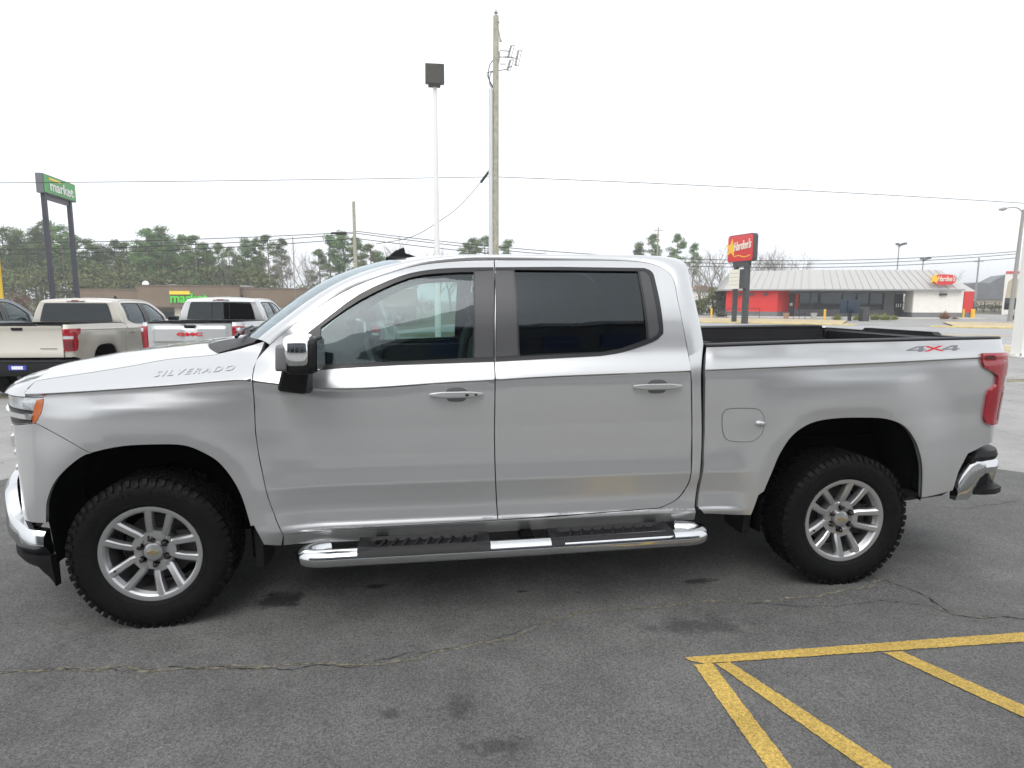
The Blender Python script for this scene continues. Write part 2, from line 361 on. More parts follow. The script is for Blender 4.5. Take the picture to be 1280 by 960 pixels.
def surfpoly(name, outer, mt, parent, side='L', holes=(), off=0.0, gap=0.0, step=.03, flange=.02, feats=True, thick=0):
    outer = [p for i, p in enumerate(outer) if math.dist(p, outer[i-1]) > 1e-4]
    if area(outer) < 0: outer = outer[::-1]
    if gap: outer = inset(outer, gap)
    def refine(lp):
        if not feats: return lp
        o_ = []
        for a, b in zip(lp, lp[1:]+lp[:1]):
            o_.append(a); zc = lut(CREASE, a[0]); zm = (a[1]+b[1])/2
            if abs(a[1]-b[1]) > .006 and (abs(zm-zc) < .035 or abs(zm-.718) < .03 or abs(zm-.508) < .025):
                for k in (1, 2, 3): o_.append((a[0]+(b[0]-a[0])*k/4, a[1]+(b[1]-a[1])*k/4))
        return o_
    loops = [refine(densify(outer, step))]+[densify(h if area(h) < 0 else h[::-1], step) for h in holes]
    pts = []; edges = []
    for lp in loops:
        b = len(pts); pts += lp; edges += [(b+i, b+(i+1) % len(lp)) for i in range(len(lp))]
    nb = len(pts)
    s0, s1 = min(p[0] for p in outer), max(p[0] for p in outer); z0, z1 = min(p[1] for p in outer), max(p[1] for p in outer)
    cand = []
    nx = int((s1-s0)/step)+1; nz = int((z1-z0)/step)+1
    for i in range(1, nx):
        s = s0+i*step; zc = lut(CREASE, s)
        zs = [z0+j*step for j in range(1, nz)]
        if feats:
            zs = [z for z in zs if abs(z-zc+.002) > .016 and abs(z-.718) > .014 and abs(z-.506) > .012]
            for q in (zc-.026, zc-.012, zc-.007, zc-.001, zc+.004, .704, .713, .720, .727, .738, .500, .506, .513, .522): zs.append(q)
        cand += [(s, z) for z in zs if z0 < z < z1]
    grid = {}
    for p in pts: grid.setdefault((int(p[0]//step), int(p[1]//step)), []).append(p)
    lim = .3*step
    for c in cand:
        if not inside(outer, c) or any(inside(h, c) for h in holes): continue
        gx, gy = int(c[0]//step), int(c[1]//step); ok = True
        for a in (-1, 0, 1):
            for b in (-1, 0, 1):
                for q in grid.get((gx+a, gy+b), ()):
                    if math.dist(q, c) < lim: ok = False
        if ok: pts.append(c)
    r = delaunay_2d_cdt([Vector(p) for p in pts], edges, [], 0, 1e-6)
    V2 = [(v.x, v.y) for v in r[0]]
    F = []
    for f in r[2]:
        c = (sum(V2[i][0] for i in f)/3, sum(V2[i][1] for i in f)/3)
        if inside(outer, c) and not any(inside(h, c) for h in holes):
            a, b, cc = (V2[i] for i in f)
            if (b[0]-a[0])*(cc[1]-a[1])-(cc[0]-a[0])*(b[1]-a[1]) < 0: f = f[::-1]
            F.append(tuple(f))
    used = sorted({i for f in F for i in f}); mp = {u: k for k, u in enumerate(used)}
    F = [tuple(mp[i] for i in f) for f in F]; V2 = [V2[i] for i in used]
    V = [surf(p[0], p[1], off) for p in V2]; N = [surf_n(*p) for p in V2]
    # rim turned inwards (flange) so the panel has an edge
    cnt = {}
    for f in F:
        for a, b in zip(f, f[1:]+f[:1]): cnt[(a, b)] = 1
    be = [(a, b) for (a, b) in cnt if (b, a) not in cnt]
    n0 = len(V); NF = len(F)
    mpb = {}
    def inner(i, lvl):
        k = (i, lvl)
        if k not in mpb:
            mpb[k] = len(V); d = flange*lvl
            V.append(tuple(V[i][q]-N[i][q]*d for q in range(3)))
        return mpb[k]
    if flange:
        for a, b in be:
            a0, b0, a1, b1 = inner(a, 0), inner(b, 0), inner(a, 1), inner(b, 1)
            F.append((b0, a0, a1, b1))
    if side == 'R':
        V = [(x, -y, z) for x, y, z in V]; F = [f[::-1] for f in F]; N = [(a, -b, c) for a, b, c in N]
    me = bpy.data.meshes.new(name); me.from_pydata(V, [], F); me.materials.append(mt)
    for p in me.polygons: p.use_smooth = p.index < NF
    me.update()
    ln = []
    for p in me.polygons:
        if p.index < NF:
            for vi in p.vertices: ln.append(N[vi])
        else:
            for vi in p.vertices: ln.append(tuple(p.normal))
    me.normals_split_custom_set(ln)
    o = bpy.data.objects.new(name, me); COL.objects.link(o); o.parent = parent
    return o
def text_geo(s, bold=.0, shear=0.0, spacing=1.0, res=3):
    cu = bpy.data.curves.new('t', 'FONT'); cu.body = s; cu.size = 1; cu.shear = shear; cu.offset = bold; cu.space_character = spacing; cu.resolution_u = res; cu.extrude = .5
    o = bpy.data.objects.new('t', cu); COL.objects.link(o)
    bpy.context.view_layer.update()
    me = bpy.data.meshes.new_from_object(o.evaluated_get(bpy.context.evaluated_depsgraph_get()))
    vs = [tuple(v.co) for v in me.vertices]; fs = [tuple(p.vertices) for p in me.polygons]
    bpy.data.objects.remove(o); bpy.data.curves.remove(cu); bpy.data.meshes.remove(me)
    x0, x1 = min(v[0] for v in vs), max(v[0] for v in vs); y0, y1 = min(v[1] for v in vs), max(v[1] for v in vs)
    return [((x-x0)/(x1-x0), (y-y0)/(y1-y0), z+.5) for x, y, z in vs], fs
def text_on(mb, s, origin, ux, uz, un, wdt, hgt, depth, mi=0, **k):      # lettering lying on a plane
    vs, fs = text_geo(s, **k); O, ux, uz, un = Vector(origin), Vector(ux), Vector(uz), Vector(un)
    mb.add([tuple(O+ux*(x*wdt)+uz*(y*hgt)+un*(z*depth)) for x, y, z in vs], fs, mi)
ARCF = catmull(T['arch_front'], 4); ARCR = catmull(T['arch_rear'], 4)
def s_of_w(wv):          # position along the body where the rear corner has half width wv
    a, b = 4.5, _arc[-1]
    for _ in range(40):
        m = (a+b)/2
        if plan(m)[1] > wv: a = m
        else: b = m
    return a
S_TAIL = s_of_w(.795)
def sl(sd): return -1 if sd == 'L' else 1

# ---- wheel (one prototype, copied)
def make_wheel():
    wh = empty('wheel')
    mb = MB()
    prof = [(.222, -.105), (.245, -.118), (.262, -.128), (.30, -.140), (.340, -.139), (.365, -.133), (.388, -.120), (.3955, -.104), (.3975, -.05), (.3975, .05), (.3955, .104), (.388, .120), (.365, .133), (.30, .140), (.245, .118), (.222, .105)]
    mb.lathe_y(prof, 96)
    def blk(a0, a1, y0, y1, r0, r1, sk=0, y0b=None):
        vs = []
        for r in (r0, r1):
            for a, y in ((a0, y0), (a1, y0), (a1+sk, y1), (a0+sk, y1)): vs.append((r*math.cos(a), y, r*math.sin(a)))
        mb.hexa(vs)
    n = 58; rnd = random.Random(3)
    for k in range(n):
        a = 2*math.pi*k/n; d = 2*math.pi/n
        for sg in (-1, 1):
            ex = .132 if k % 2 else .126
            blk(a+d*.1, a+d*(.74 if k % 2 else .82), sg*.085, sg*ex, .380, .4025, sk=d*.12)      # shoulder lug
            # side biter running down the sidewall
            r1, r0 = .398, (.362 if k % 2 else .374)
            vs = []
            for (rr, yy) in ((r0, .128), (r1, .118)):
                for aa, ya in ((a+d*.2, yy), (a+d*.68, yy), (a+d*.68, yy+.009), (a+d*.2, yy+.009)): vs.append((rr*math.cos(aa), sg*(ya if rr == r1 else ya+.006), rr*math.sin(aa)))
            mb.hexa(vs)
            blk(a+d*.35, a+d*1.05, sg*.045, sg*.078, .385, .4035, sk=-d*.25)
        blk(a+d*.0, a+d*.6, -.036, .0, .385, .404, sk=d*.3); blk(a+d*.45, a+d*1.05, .004, .038, .385, .404, sk=d*.3)
    # raised sidewall ribs and lettering-like ridges
    for sg in (-1, 1):
        mb.lathe_y([(.262, sg*.1275), (.266, sg*.1325), (.270, sg*.1315)], 72)
        for k in range(60):
            a = 2*math.pi*k/60
            if k % 15 in (0, 1, 8): continue
            h = .018 if (k*7) % 5 else .010
            vs = []
            for rr in (.318, .318+h):
                for aa, yy in ((a, .1385), (a+.055, .1385), (a+.055, .1425), (a, .1425)): vs.append((rr*math.cos(aa), sg*yy, rr*math.sin(aa)))
            mb.hexa(vs)
    for i, (x, y, z) in enumerate(mb.v):
        r = math.hypot(x, z)
        if r > .245: f = (.245+(r-.245)*.905)/r; mb.v[i] = (x*f, y*.97, z*f)
    mb.build('tyre', M['rubber'], wh, ang=40)
    # rim
    rb = MB()
    rb.lathe_y([(.236, -.1185), (.2435, -.1195), (.2455, -.112), (.236, -.098), (.226, -.085), (.215, -.07), (.212, .05), (.222, .105), (.236, .11)], 96, mi=1)
    rb.lathe_y([(.2145, -.108), (.222, -.1165), (.236, -.1205), (.2435, -.1200), (.2455, -.112)], 96)
    # hub
    rb.lathe_y([(.0, -.068), (.052, -.070), (.058, -.076), (.094, -.078), (.102, -.066), (.104, -.02), (.09, .0)], 48)
    NS = 5
    for k in range(NS):
        ac = R(77)+2*math.pi*k/NS
        ca, sa = math.cos(ac), math.sin(ac)
        for sg in (-1, 1):
            # stations: radius r, lateral centre, half width, front y
            st = [(.060, .018, .022, -.070), (.082, .026, .024, -.078), (.105, .037, .0205, -.088), (.150, .0445, .0205, -.103), (.195, .0505, .0225, -.1125), (.216, .055, .026, -.1165), (.230, .057, .030, -.1175)]
            rings = []
            for r, c, hw, fy in st:
                c *= sg
                p = []
                for (q, yy) in ((-hw, fy+.03), (-hw*.86, fy+.007), (-hw*.62, fy+.001), (hw*.40, fy+.000), (hw*.86, fy+.009), (hw, fy+.03), (hw*.7, fy+.05), (-hw*.7, fy+.05)):
                    t = c+q*sg; p.append((r*ca-t*sa, yy, r*sa+t*ca))
                rings.append(p)
            m = 8; b = len(rb.v)
            vs = [q for g in rings for q in g]
            fs = [(i*m+j, i*m+(j+1) % m, (i+1)*m+(j+1) % m, (i+1)*m+j) for i in range(len(st)-1) for j in range(m)]
            fs += [tuple(range(m)), tuple((len(st)-1)*m+j for j in range(m))]
            rb.add(vs, fs)
        # web joining the pair near the hub
        p = [(.07, -.03), (.10, -.044), (.108, -.02), (.108, .02), (.10, .044), (.07, .03)]
        vs = [(r*ca-t*sa, y, r*sa+t*ca) for y in (-.083, -.04) for r, t in p]
        rb.add(vs, [tuple(range(6)), tuple(range(11, 5, -1))]+[(i, (i+1) % 6, (i+1) % 6+6, i+6) for i in range(6)])
    rim = rb.build('rim', [M['alloy'], M['barrel']], wh, ang=28)
    cb = MB(); cb.lathe_y([(0, -.096), (.036, -.094), (.044, -.090), (.047, -.080), (.047, -.06)], 40)
    cap = cb.build('centre_cap', M['alloy'], rim)
    em = MB()
    em.prism([(-.026, -.007), (-.010, -.007), (-.010, -.012), (.012, -.012), (.013, -.007), (.026, -.007), (.026, .006), (.010, .006), (.010, .012), (-.012, .012), (-.013, .006), (-.026, .006)], 'y', -.0985, -.0935)
    em.build('emblem', M['gold'], cap)
    for k in range(6):
        a = R(37)+2*math.pi*k/6; c = (.0685*math.cos(a), 0, .0685*math.sin(a))
        lb = MB(); lb.lathe_y([(0, -.106), (.007, -.105), (.0105, -.100), (.0115, -.085), (.0135, -.079), (.0135, -.07)], 14, c)
        lb.lathe_y([(.0135, -.0795), (.019, -.0805), (.0195, -.078)], 16, c)
        lb.build('lug_nut', M['lug'], rim)
    vb = MB(); vb.tube([(.2*math.cos(R(205)), -.085, .2*math.sin(R(205))), (.19*math.cos(R(205)), -.12, .19*math.sin(R(205)))], .005, 8)
    vb.build('valve_stem', M['trim'], rim)
    db = MB(); db.lathe_y([(0, -.03), (.085, -.03), (.085, .0), (.168, .0), (.168, .028), (0, .03)], 48)
    db.box(.09, .19, -.03, .05, -.09, .09)
    db.build('brake_disc', M['darksteel'], wh)
    bp = MB(); bp.lathe_y([(0, .05), (.20, .05), (.21, .09)], 32); bp.build('backing_plate', M['liner'], wh)
    return wh
def door_handle(parent, s, z, sd, mt, keyhole):
    g = sl(sd); hb = MB()
    def q(ds, dz, o):
        x, y, zz = surf(s+ds, z+dz, o); return (x, y if g < 0 else -y, zz)
    L = .133; n = 16
    prof = []
    for i in range(n+1):
        t = -1+2*i/n; e = (1-abs(t)**3)**.5 if abs(t) < 1 else 0
        prof.append((t*L, .0145*max(e, .35)+.003, .004+.042*max(0, 1-abs(t)**4)**.5))
    rings = []
    for ds, hh, oo in prof:
        rings.append([q(ds, hh*c, max(oo-.024, .0)+.020*max(0, k)) for c, k in ((-.9, 0), (-1, .4), (-.7, .9), (0, 1), (.7, .9), (1, .4), (.9, 0))])
    m = 7; vs = [p for r in rings for p in r]
    fs = [(i*m+j, i*m+(j+1) % m, (i+1)*m+(j+1) % m, (i+1)*m+j) for i in range(n) for j in range(m)]+[tuple(range(m)), tuple(n*m+j for j in range(m))]
    hb.add(vs, fs)
    h = hb.build('door_handle', mt, parent, ang=50)
    # cup behind the grip
    cp = [(s-.055, z+.004), (s-.045, z+.024), (s-.02, z+.034), (s+.025, z+.034), (s+.05, z+.022), (s+.058, z+.004), (s+.05, z-.024), (s+.03, z-.038), (s-.03, z-.038), (s-.048, z-.024)]
    cp = catmull(cp+cp[:1], 4)[:-1]
    m2 = MB(); c0 = q(0, 0, -.001)
    vs = []; 
    for k, f, o_ in ((0, 1, .0012), (1, .8, .0016), (2, .5, .0018)): vs += [q((p[0]-s)*f, (p[1]-z)*f, o_) for p in cp]
    n = len(cp); fs = [(k*n+i, k*n+(i+1) % n, (k+1)*n+(i+1) % n, (k+1)*n+i) for k in range(2) for i in range(n)]+[tuple(2*n+i for i in range(n))]
    m2.add(vs, fs); m2.build('handle_recess', M['cup'], h, ang=60)
    if keyhole:
        kb = MB()
        for ds, w_ in ((.052, .009), (.098, .007)):
            kb.add([q(ds+w_*math.cos(a)*1.1, .001+w_*.7*math.sin(a), .0455 if ds < .06 else .040) for a in [2*math.pi*i/12 for i in range(12)]], [tuple(range(12))])
        kb.build('lock_button', M['trim'], h)
    return h
def make_pickup(style):
    P = M['silver']
    t = empty('pickup_truck')
    main = style == 'main'
    # ---------------- hood
    seam = [(-.53, 1.252)]+T['seam_hood'][1:]
    sp = catmull([p for p in seam if p[0] > -.54 and p[0] < .31]+[(.335, 1.374)], 5)[::-1]       # rear to front
    E = [surf(*p, 0) for p in sp]
    front = [(s, 1.252-.035*smooth(-.53, -.8, s)-.018*smooth(-.8, -1.25, s)) for s in [-.53-.04*i for i in range(1, 19)]]
    E2 = [surf(*p, 0) for p in front]
    n1, n2 = len(E), len(E2)
    def cz(x): return lut([(-.935, 1.196), (-.90, 1.215), (-.84, 1.236), (-.76, 1.256), (-.55, 1.302), (-.35, 1.342), (.03, 1.387), (.3, 1.405)], x)
    mb = MB(); NV = 14; rows = []
    for i, e in enumerate(E+E2):
        if i < n1: xc = .10-(.10+.66)*(i/(n1-1))**1.1
        else: xc = -.66-.26*((i-n1+1)/n2)
        row = []
        for j in range(NV+1):
            v = j/NV; x = e[0]+(xc-e[0])*v; y = e[1]*(1-v)
            if i < n1: x = e[0]+(xc-e[0])*(1-(1-v)**2)
            g = 1-(1-v)**3.0
            z = e[2]+(cz(xc)-e[2])*g
            k = abs(y)
            z += .012*smooth(.62, .56, k)*smooth(-.9, -.5, x)-.012*smooth(.40, .30, k)*smooth(-.9, -.5, x) if k < .62 else 0
            row.append((x, y, z))
        rows.append(row)
    m = NV+1
    mb.add([p for r_ in rows for p in r_], [(i*m+j, (i+1)*m+j, (i+1)*m+j+1, i*m+j+1) for i in range(len(rows)-1) for j in range(NV)])
    # front lip down to the lamps and grille, side flange
    sk = [E[-1]]+E2; b = len(mb.v)
    lowp = [surf(s, 1.183, 0) for s in [-.53]+[p[0] for p in front]]
    midp = [surf(s, z_*.55+1.183*.45, .004) for s, z_ in [(-.53, 1.252)]+front]
    k = len(sk); mb.add(sk+midp+lowp, [(i, i+1, k+i+1, k+i) for i in range(k-1)]+[(k+i, k+i+1, 2*k+i+1, 2*k+i) for i in range(k-1)])
    mb.add(E+[(p[0], p[1]+.012, p[2]-.03) for p in E], [(i, i+1, n1+i+1, n1+i) for i in range(n1-1)])
    r0 = rows[0]; mb.add(r0+[(x+.01, y, z-.03) for x, y, z in r0], [(i, i+1, m+i+1, m+i) for i in range(NV)])
    mb.mirror()
    mb.build('hood', P, t, ang=40)
    # ---------------- fenders, fascia
    fas = catmull(T['fascia_line'], 3)
    ai = min(range(len(ARCF)), key=lambda i: math.dist(ARCF[i], T['fascia_line'][-1]))
    hl_r = T['headlight'][1:5]
    fender = sp[::-1]+T['seam_hood'][6:]+T['door_front_edge'][::-1][1:]+T['fender_bottom'][::-1]+ARCF[ai:][::-1]+fas[::-1][1:]+hl_r[::-1][1:]+[(-.53, 1.183)]
    fascia = [(-.98, 1.032), (-.80, 1.034)]+[T['headlight'][5]]+fas+ARCF[:ai][::-1]+[(-.45, .575), (-.60, .572), (-.70, .575), (-.78, .60), (-.86, .70), (-.98, .82)]
    for sd in 'LR':
        f = surfpoly('front_fender', fender, P, t, sd, gap=.0022)
        if sd == 'L' or not main: pass
        if main:
            vs, fs = text_geo('SILVERADO', bold=.012, shear=.25, spacing=1.35)
            mbt = MB()
            o_, w_, h_ = (.066, 1.2735), (.372, .0285), .0235
            V = []
            for x, y, z in vs:
                s_, zz = o_[0]+w_[0]*x, o_[1]+w_[1]*x+h_*y
                p = surf(s_, zz, .001+.0028*z); V.append((p[0], p[1], p[2]))
            if sd == 'R': V = [(x, -y, z) for x, y, z in V]; V = [(2*(o_[0]+w_[0]/2)-x, y, z) for x, y, z in V]
            mbt.add(V, fs); mbt.build('model_badge', P, f, ang=30)
        surfpoly('front_fascia', fascia, P, t, sd, gap=.0018)
        # headlamp
        hl = [(-1.0, 1.176), (-.80, 1.178), (-.62, 1.179)]+hl_r+[(-.5, 1.055), (-.645, 1.037), (-.80, 1.038), (-1.0, 1.037)]
        h = surfpoly('headlight', hl, M['headlamp'], t, sd, off=-.004, gap=.002, feats=False)
        surfpoly('lamp_bar', [(-1.0, 1.075), (-.62, 1.078), (-.49, 1.075), (-.485, 1.098), (-.62, 1.104), (-1.0, 1.104)], M['chrome'], h, sd, off=.010, feats=False, flange=.012)
        surfpoly('lamp_dark_strip', [(-1.0, 1.106), (-.62, 1.106), (-.482, 1.100), (-.479, 1.118), (-.62, 1.122), (-1.0, 1.122)], M['trim'], h, sd, off=-.001, feats=False, flange=0)  # dark trim strip above the chrome bar
        surfpoly('lamp_lower', [(-1.0, 1.044), (-.62, 1.044), (-.505, 1.060), (-.50, 1.072), (-.62, 1.073), (-1.0, 1.073)], M['trim'], h, sd, off=.001, feats=False, flange=0)
        surfpoly('side_marker', catmull(T['headlight_amber'], 2), M['amber'], h, sd, off=.002, feats=False, flange=.008)
    # ---------------- doors
    dt = T['door_top']
    df = catmull(T['door_front_edge'], 4)[:-1]+catmull(dt[:7], 3)+T['b_seam'][1:]+T['ledge'][1:3][::-1]
    dr = catmull(dt[6:], 3)+[T['ledge'][4]]+T['b_seam'][::-1][:-1]
    tf = catmull(T['trim_f'][:7], 3)+T['trim_f'][7:10]+[T['trim_f'][10]]
    tr = T['trim_r'][:2]+catmull(T['trim_r'][2:10], 3)+T['trim_r'][10:]
    tfo = T['trim_f'][:10]; tfo = catmull(T['trim_f'][:7], 3)+T['trim_f'][7:10]
    for sd in 'LR':
        for nm, poly, trim, gl, cov, hs_, gm in (('front_door', df, tfo, T['glass_f'], [('window_pillar_cover', T['pillar_f'])], (1.516, 1.171), 'frontglass'),
                                         ('rear_door', dr, tr, T['glass_r'], [('window_pillar_cover', T['pillar_r']), ('quarter_cover', T['quarter_r'])], (2.574, 1.195), 'rearglass')):
            hole = inset(trim, .004)
            d = surfpoly(nm, poly, P, t, sd, holes=[hole], gap=.0028)
            gls = gl if nm == 'rear_door' else catmull(gl[:5], 3)+gl[5:]
            wn = surfpoly('window', inset(gls, -.004), M[gm], d, sd, off=-.010, feats=False, flange=0)
            hol = [inset(gls, .0)]+[inset(c[1], .001) for c in cov]
            surfpoly('window_trim', trim, M['trim'], d, sd, holes=[h[::1] for h in hol], off=.003, feats=False, flange=.02, step=.03)
            for cn, cp in cov: surfpoly(cn, inset(cp, -.002), M['pillar'], d, sd, off=.0005, feats=False, flange=.01)
            if nm == 'front_door': pass
            # bright belt strip
            door_handle(d, hs_[0], hs_[1], sd, P, nm == 'front_door' and sd == 'L')
    # rockers
    rk = T['ledge'][:1]+T['ledge'][1:]+T['cab_rear'][-1:]+[(1.7244, .4171), (1.013, .3991), (.64, .411)]
    for sd in 'LR': surfpoly('rocker_panel', rk, P, t, sd, gap=.0015)
    # ---------------- cab shell
    nO = 13
    O = [surf(s, z, 0) for s, z in T['door_top'][:15]]
    Lower = [(T['door_top'][k], c) for k, c in ((15, T['cab_rear'][2]), (16, T['cab_rear'][3]), (17, T['cab_rear'][4]), (18, (2.825, .64)), (19, (2.817, .56)), (20, T['cab_rear'][5]))]
    I = [Vector(p) for p in INNER]
    O2 = catmull([tuple(p) for p in O], 4); I2 = catmull([tuple(p) for p in I], 4)
    I3 = [Vector(p) for p in I2]
    cf = MB()
    def strip(i, v):
        o = Vector(O2[i]); q = Vector(I2[i]); f = i/(len(O2)-1)*14
        rear = smooth(9, 12, f)
        d = Vector((.5*rear, -.75, .7*(1-rear))).normalized()
        b = .020*(1-.6*smooth(12.5, 14, f))*smooth(-1, 1, f)
        return tuple(o.lerp(q, v)+d*b*4*v*(1-v)*(1.2-.4*v))
    nO2 = len(O2)
    NVs = 8
    vs = [strip(i, j/NVs) for i in range(nO2) for j in range(NVs+1)]
    mm = NVs+1
    cf.add(vs, [(i*mm+j, (i+1)*mm+j, (i+1)*mm+j+1, i*mm+j+1) for i in range(nO2-1) for j in range(NVs)])
    # lower cab corner
    lo = [surf(a[0]+.0028, a[1]) for a, c in Lower]; hi = [surf(c[0], c[1]) for a, c in Lower]
    lo = [strip(nO2-1, 0)]+lo; hi = [strip(nO2-1, 1)]+hi
    k = len(lo)
    lo = catmull(lo, 3); hi = catmull(hi, 3); k = len(lo)
    tb = [(p[0]+.012, p[1]+.03, p[2]) for p in hi]; tb2 = [(p[0]+.014, p[1]+.10, p[2]) for p in hi]
    cf.add(lo+hi+tb+tb2, [(i+r_*k, i+1+r_*k, k+i+1+r_*k, k+i+r_*k) for r_ in range(3) for i in range(k-1)])
    # door jamb depth behind the seam
    jm = [(p[0]+.0, p[1]+.03, p[2]-.004) for p in O2]
    cf.add(list(O2)+jm, [(i, i+1, nO2+i+1, nO2+i) for i in range(nO2-1)])
    cf.mirror()
    # rear wall of the cab
    kr = 9*4
    rear = I2[kr:]
    NVr = 12
    def bowx(i, n, y, w_): return .012*(1-(y/w_)**2)
    rw = []
    for i, p in enumerate(rear):
        for j in range(NVr+1):
            y = p[1]*(1-2*j/NVr); q = 1-(y/p[1])**2
            rw.append((p[0]+.02*q, y, p[2]+.034*q*(1-smooth(0, 6, i))))
    mr = NVr+1
    zcut = 0
    cf.add(rw, [(i*mr+j, i*mr+j+1, (i+1)*mr+j+1, (i+1)*mr+j) for i in range(len(rear)-1) for j in range(NVr)])
    cf.box(2.80, 2.86, -.88, .88, .46, 1.43)
    cf.build('cab_frame', P, t, ang=40)
    # roof
    ks = 4*4
    rr = MB(); rows = []
    rl = I2[ks:kr+1]
    for i, p in enumerate(rl):
        f = i/(len(rl)-1); bow = -.13*(1-f)**2+.02*f**3
        for j in range(25):
            y = p[1]*(1-2*j/24); q = 1-(y/p[1])**2
            rib = 0
            for yc in (.22, .44):
                rib -= .006*math.exp(-((abs(y)-yc)/.03)**2)*smooth(.06, .15, f)*smooth(.98, .9, f)
            rows.append((p[0]+bow*q, y, p[2]+.036*(1-(1-q)**1.0)*(.9+.1*q)+rib))
    rr.add(rows, [(i*25+j, (i+1)*25+j, (i+1)*25+j+1, i*25+j+1) for i in range(len(rl)-1) for j in range(24)])
    rr.build('roof', P, t, ang=50)
    hl_ = MB(); hl_.add([(x, y*.97, z-.045) for x, y, z in rows], [(i*25+j, (i+1)*25+j, (i+1)*25+j+1, i*25+j+1) for i in range(len(rl)-1) for j in range(24)]); hl_.build('headliner', M['greyint'], t)
    # windscreen
    ws = MB(); wl = I2[:ks+1]; rows = []
    for i, p in enumerate(wl):
        f = i/(len(wl)-1); bow = -.20*(1-f)-.13*f
        for j in range(21):
            y = p[1]*(1-2*j/20); q = 1-(y/p[1])**2
            rows.append((p[0]+bow*q, y, p[2]+.036*q*f-.0*q))
    ws.add(rows, [(i*21+j, (i+1)*21+j, (i+1)*21+j+1, i*21+j+1) for i in range(len(wl)-1) for j in range(20)])
    ws.build('windscreen', M['windscreen'], t)
    # cowl and wipers
    cw = MB(); base = [rows[j] for j in range(21)]; he = [r_ for r_ in reversed(sp[:1])]
    hoodrear = []
    for j in range(21):
        v = -1+2*j/20; e = E[0]; u = 1-abs(v)
        x = e[0]+(.10-e[0])*(1-(1-u)**2); z = e[2]+(cz(.1)-e[2])*(1-(1-u)**3)
        hoodrear.append((x+.006, e[1]*(-v)*-1*-1 if False else e[1]*(1-2*j/20), z-.006))
    mid = [((a[0]+b_[0])/2, (a[1]+b_[1])/2, (a[2]+b_[2])/2-.035) for a, b_ in zip(base, hoodrear)]
    cw.add(hoodrear+mid+base, [(i, i+1, 21+i+1, 21+i) for i in range(20)]+[(21+i, 22+i, 43+i, 42+i) for i in range(20)])
    cw.add([hoodrear[0], (hoodrear[0][0], hoodrear[0][1], hoodrear[0][2]+.012), (hoodrear[0][0]+.10, hoodrear[0][1]+.02, hoodrear[0][2]+.02), (base[0][0], base[0][1], base[0][2]-.01)], [(0, 1, 2, 3)])
    cw.build('cowl', M['black'], t)
    for yy, y2 in ((-.55, .0), (.12, .62)):
        wp = MB()
        def on(y, up):
            q = 1-(y/.8)**2
            return (.49-.20*q-.035+up*.62, y, 1.418+up*.52+.022)
        wp.tube([on(yy, 0), on(yy+.05, .03), on((yy+y2)/2, .06)], .010, 6)
        wp.tube([on(yy+.02, .025), on((yy+y2)/2, .05), on(y2, .07)], .008, 6)
        wp.build('wiper', M['trim'], t)
    # ---------------- bed
    bt = [T['bed_front'][4]]+T['bed_bottom'][1:]
    bed = T['bed_front']+T['bed_bottom'][1:]+ARCR+[T['bed_bottom_rear'][1]]+T['bed_rear'][1:3]+[(4.62, .80), (4.70, .812), (S_TAIL, .812), (S_TAIL, 1.428)]+T['rail'][::-1][:-1]
    for sd in 'LR':
        g = sl(sd)
        b_ = surfpoly('bed_side', bed, P, t, sd, gap=.001, flange=.03)
        if sd == 'L':
            fo = catmull(T['fuel']+[T['fuel'][0]], 3)[:-1]
            surfpoly('fuel_door_seam', inset(fo, -.003), M['trim'], b_, sd, holes=[inset(fo, .0005)], off=.0004, feats=False, flange=0, step=.02)
            fd = surfpoly('fuel_door', fo, P, b_, sd, off=.0015, feats=False, flange=.002)
            fb = MB(); p = surf(3.165, .982, .004)
            fb.tube([surf(3.145, .984, .0), surf(3.155, .984, .008), surf(3.175, .983, .009), surf(3.188, .983, .001)], [.010, .013, .011, .006], 10); fb.build('release_tab', P, fd)
        if main:
            dc = None
            for ch, u0, u1, mt in (('4', 0, .36, 'greymark'), ('X', .31, .71, 'redmark'), ('4', .66, 1.0, 'greymark')):
                if ch == '4':
                    A4 = [(0, .22), (.60, .22), (.60, .42), (.24, .42), (.62, .80), (.62, 1), (.50, 1), (0, .40)]; B4 = [(.601, 0), (.86, 0), (.86, .22), (1, .22), (1, .42), (.86, .42), (.86, 1), (.621, 1), (.621, .8)]
                    m4 = MB(); m4.prism(A4, 'z', 0, 1); m4.prism(B4, 'z', 0, 1); vs = [(x+.12*y-.06, y, z) for x, y, z in m4.v]; fs = m4.f
                else: vs, fs = text_geo(ch, bold=.02)
                V = []
                for x, y, z in vs:
                    if sd == 'L': u = u0+(u1-u0)*x
                    else: u = u0+(u1-u0)*(1-x)
                    p = surf(4.04+.338*u, 1.361+.006*u+.030*y, .0006+.0008*z); V.append((p[0], p[1]*-g, p[2]))
                mbt = MB(); mbt.add(V, fs); mbt.build('decal_letter', M[mt], b_)
        # tail lamp
        ed = T['taillight']
        if style in ('main', 'tan'):
            lens = catmull(ed, 2)+[(S_TAIL, .925), (S_TAIL, 1.352)]
            if main: lens = [(4.509, 1.352), (4.513, 1.302), (4.530, 1.268), (4.60, 1.238), (4.635, 1.215), (4.638, 1.165), (4.592, 1.135), (4.583, 1.10), (4.585, .975), (4.602, .94), (4.645, .925), (S_TAIL, .925), (S_TAIL, 1.352)]
            tl = surfpoly('tail_light', lens, M['redlens'], t, sd, off=.016, feats=False, step=.02, flange=.02)
            surfpoly('reverse_lens', [(4.70, 1.155), (S_TAIL-.003, 1.155), (S_TAIL-.003, 1.21), (4.70, 1.21)], M['clearlens'], tl, sd, off=.0185, feats=False, step=.02, flange=.006)
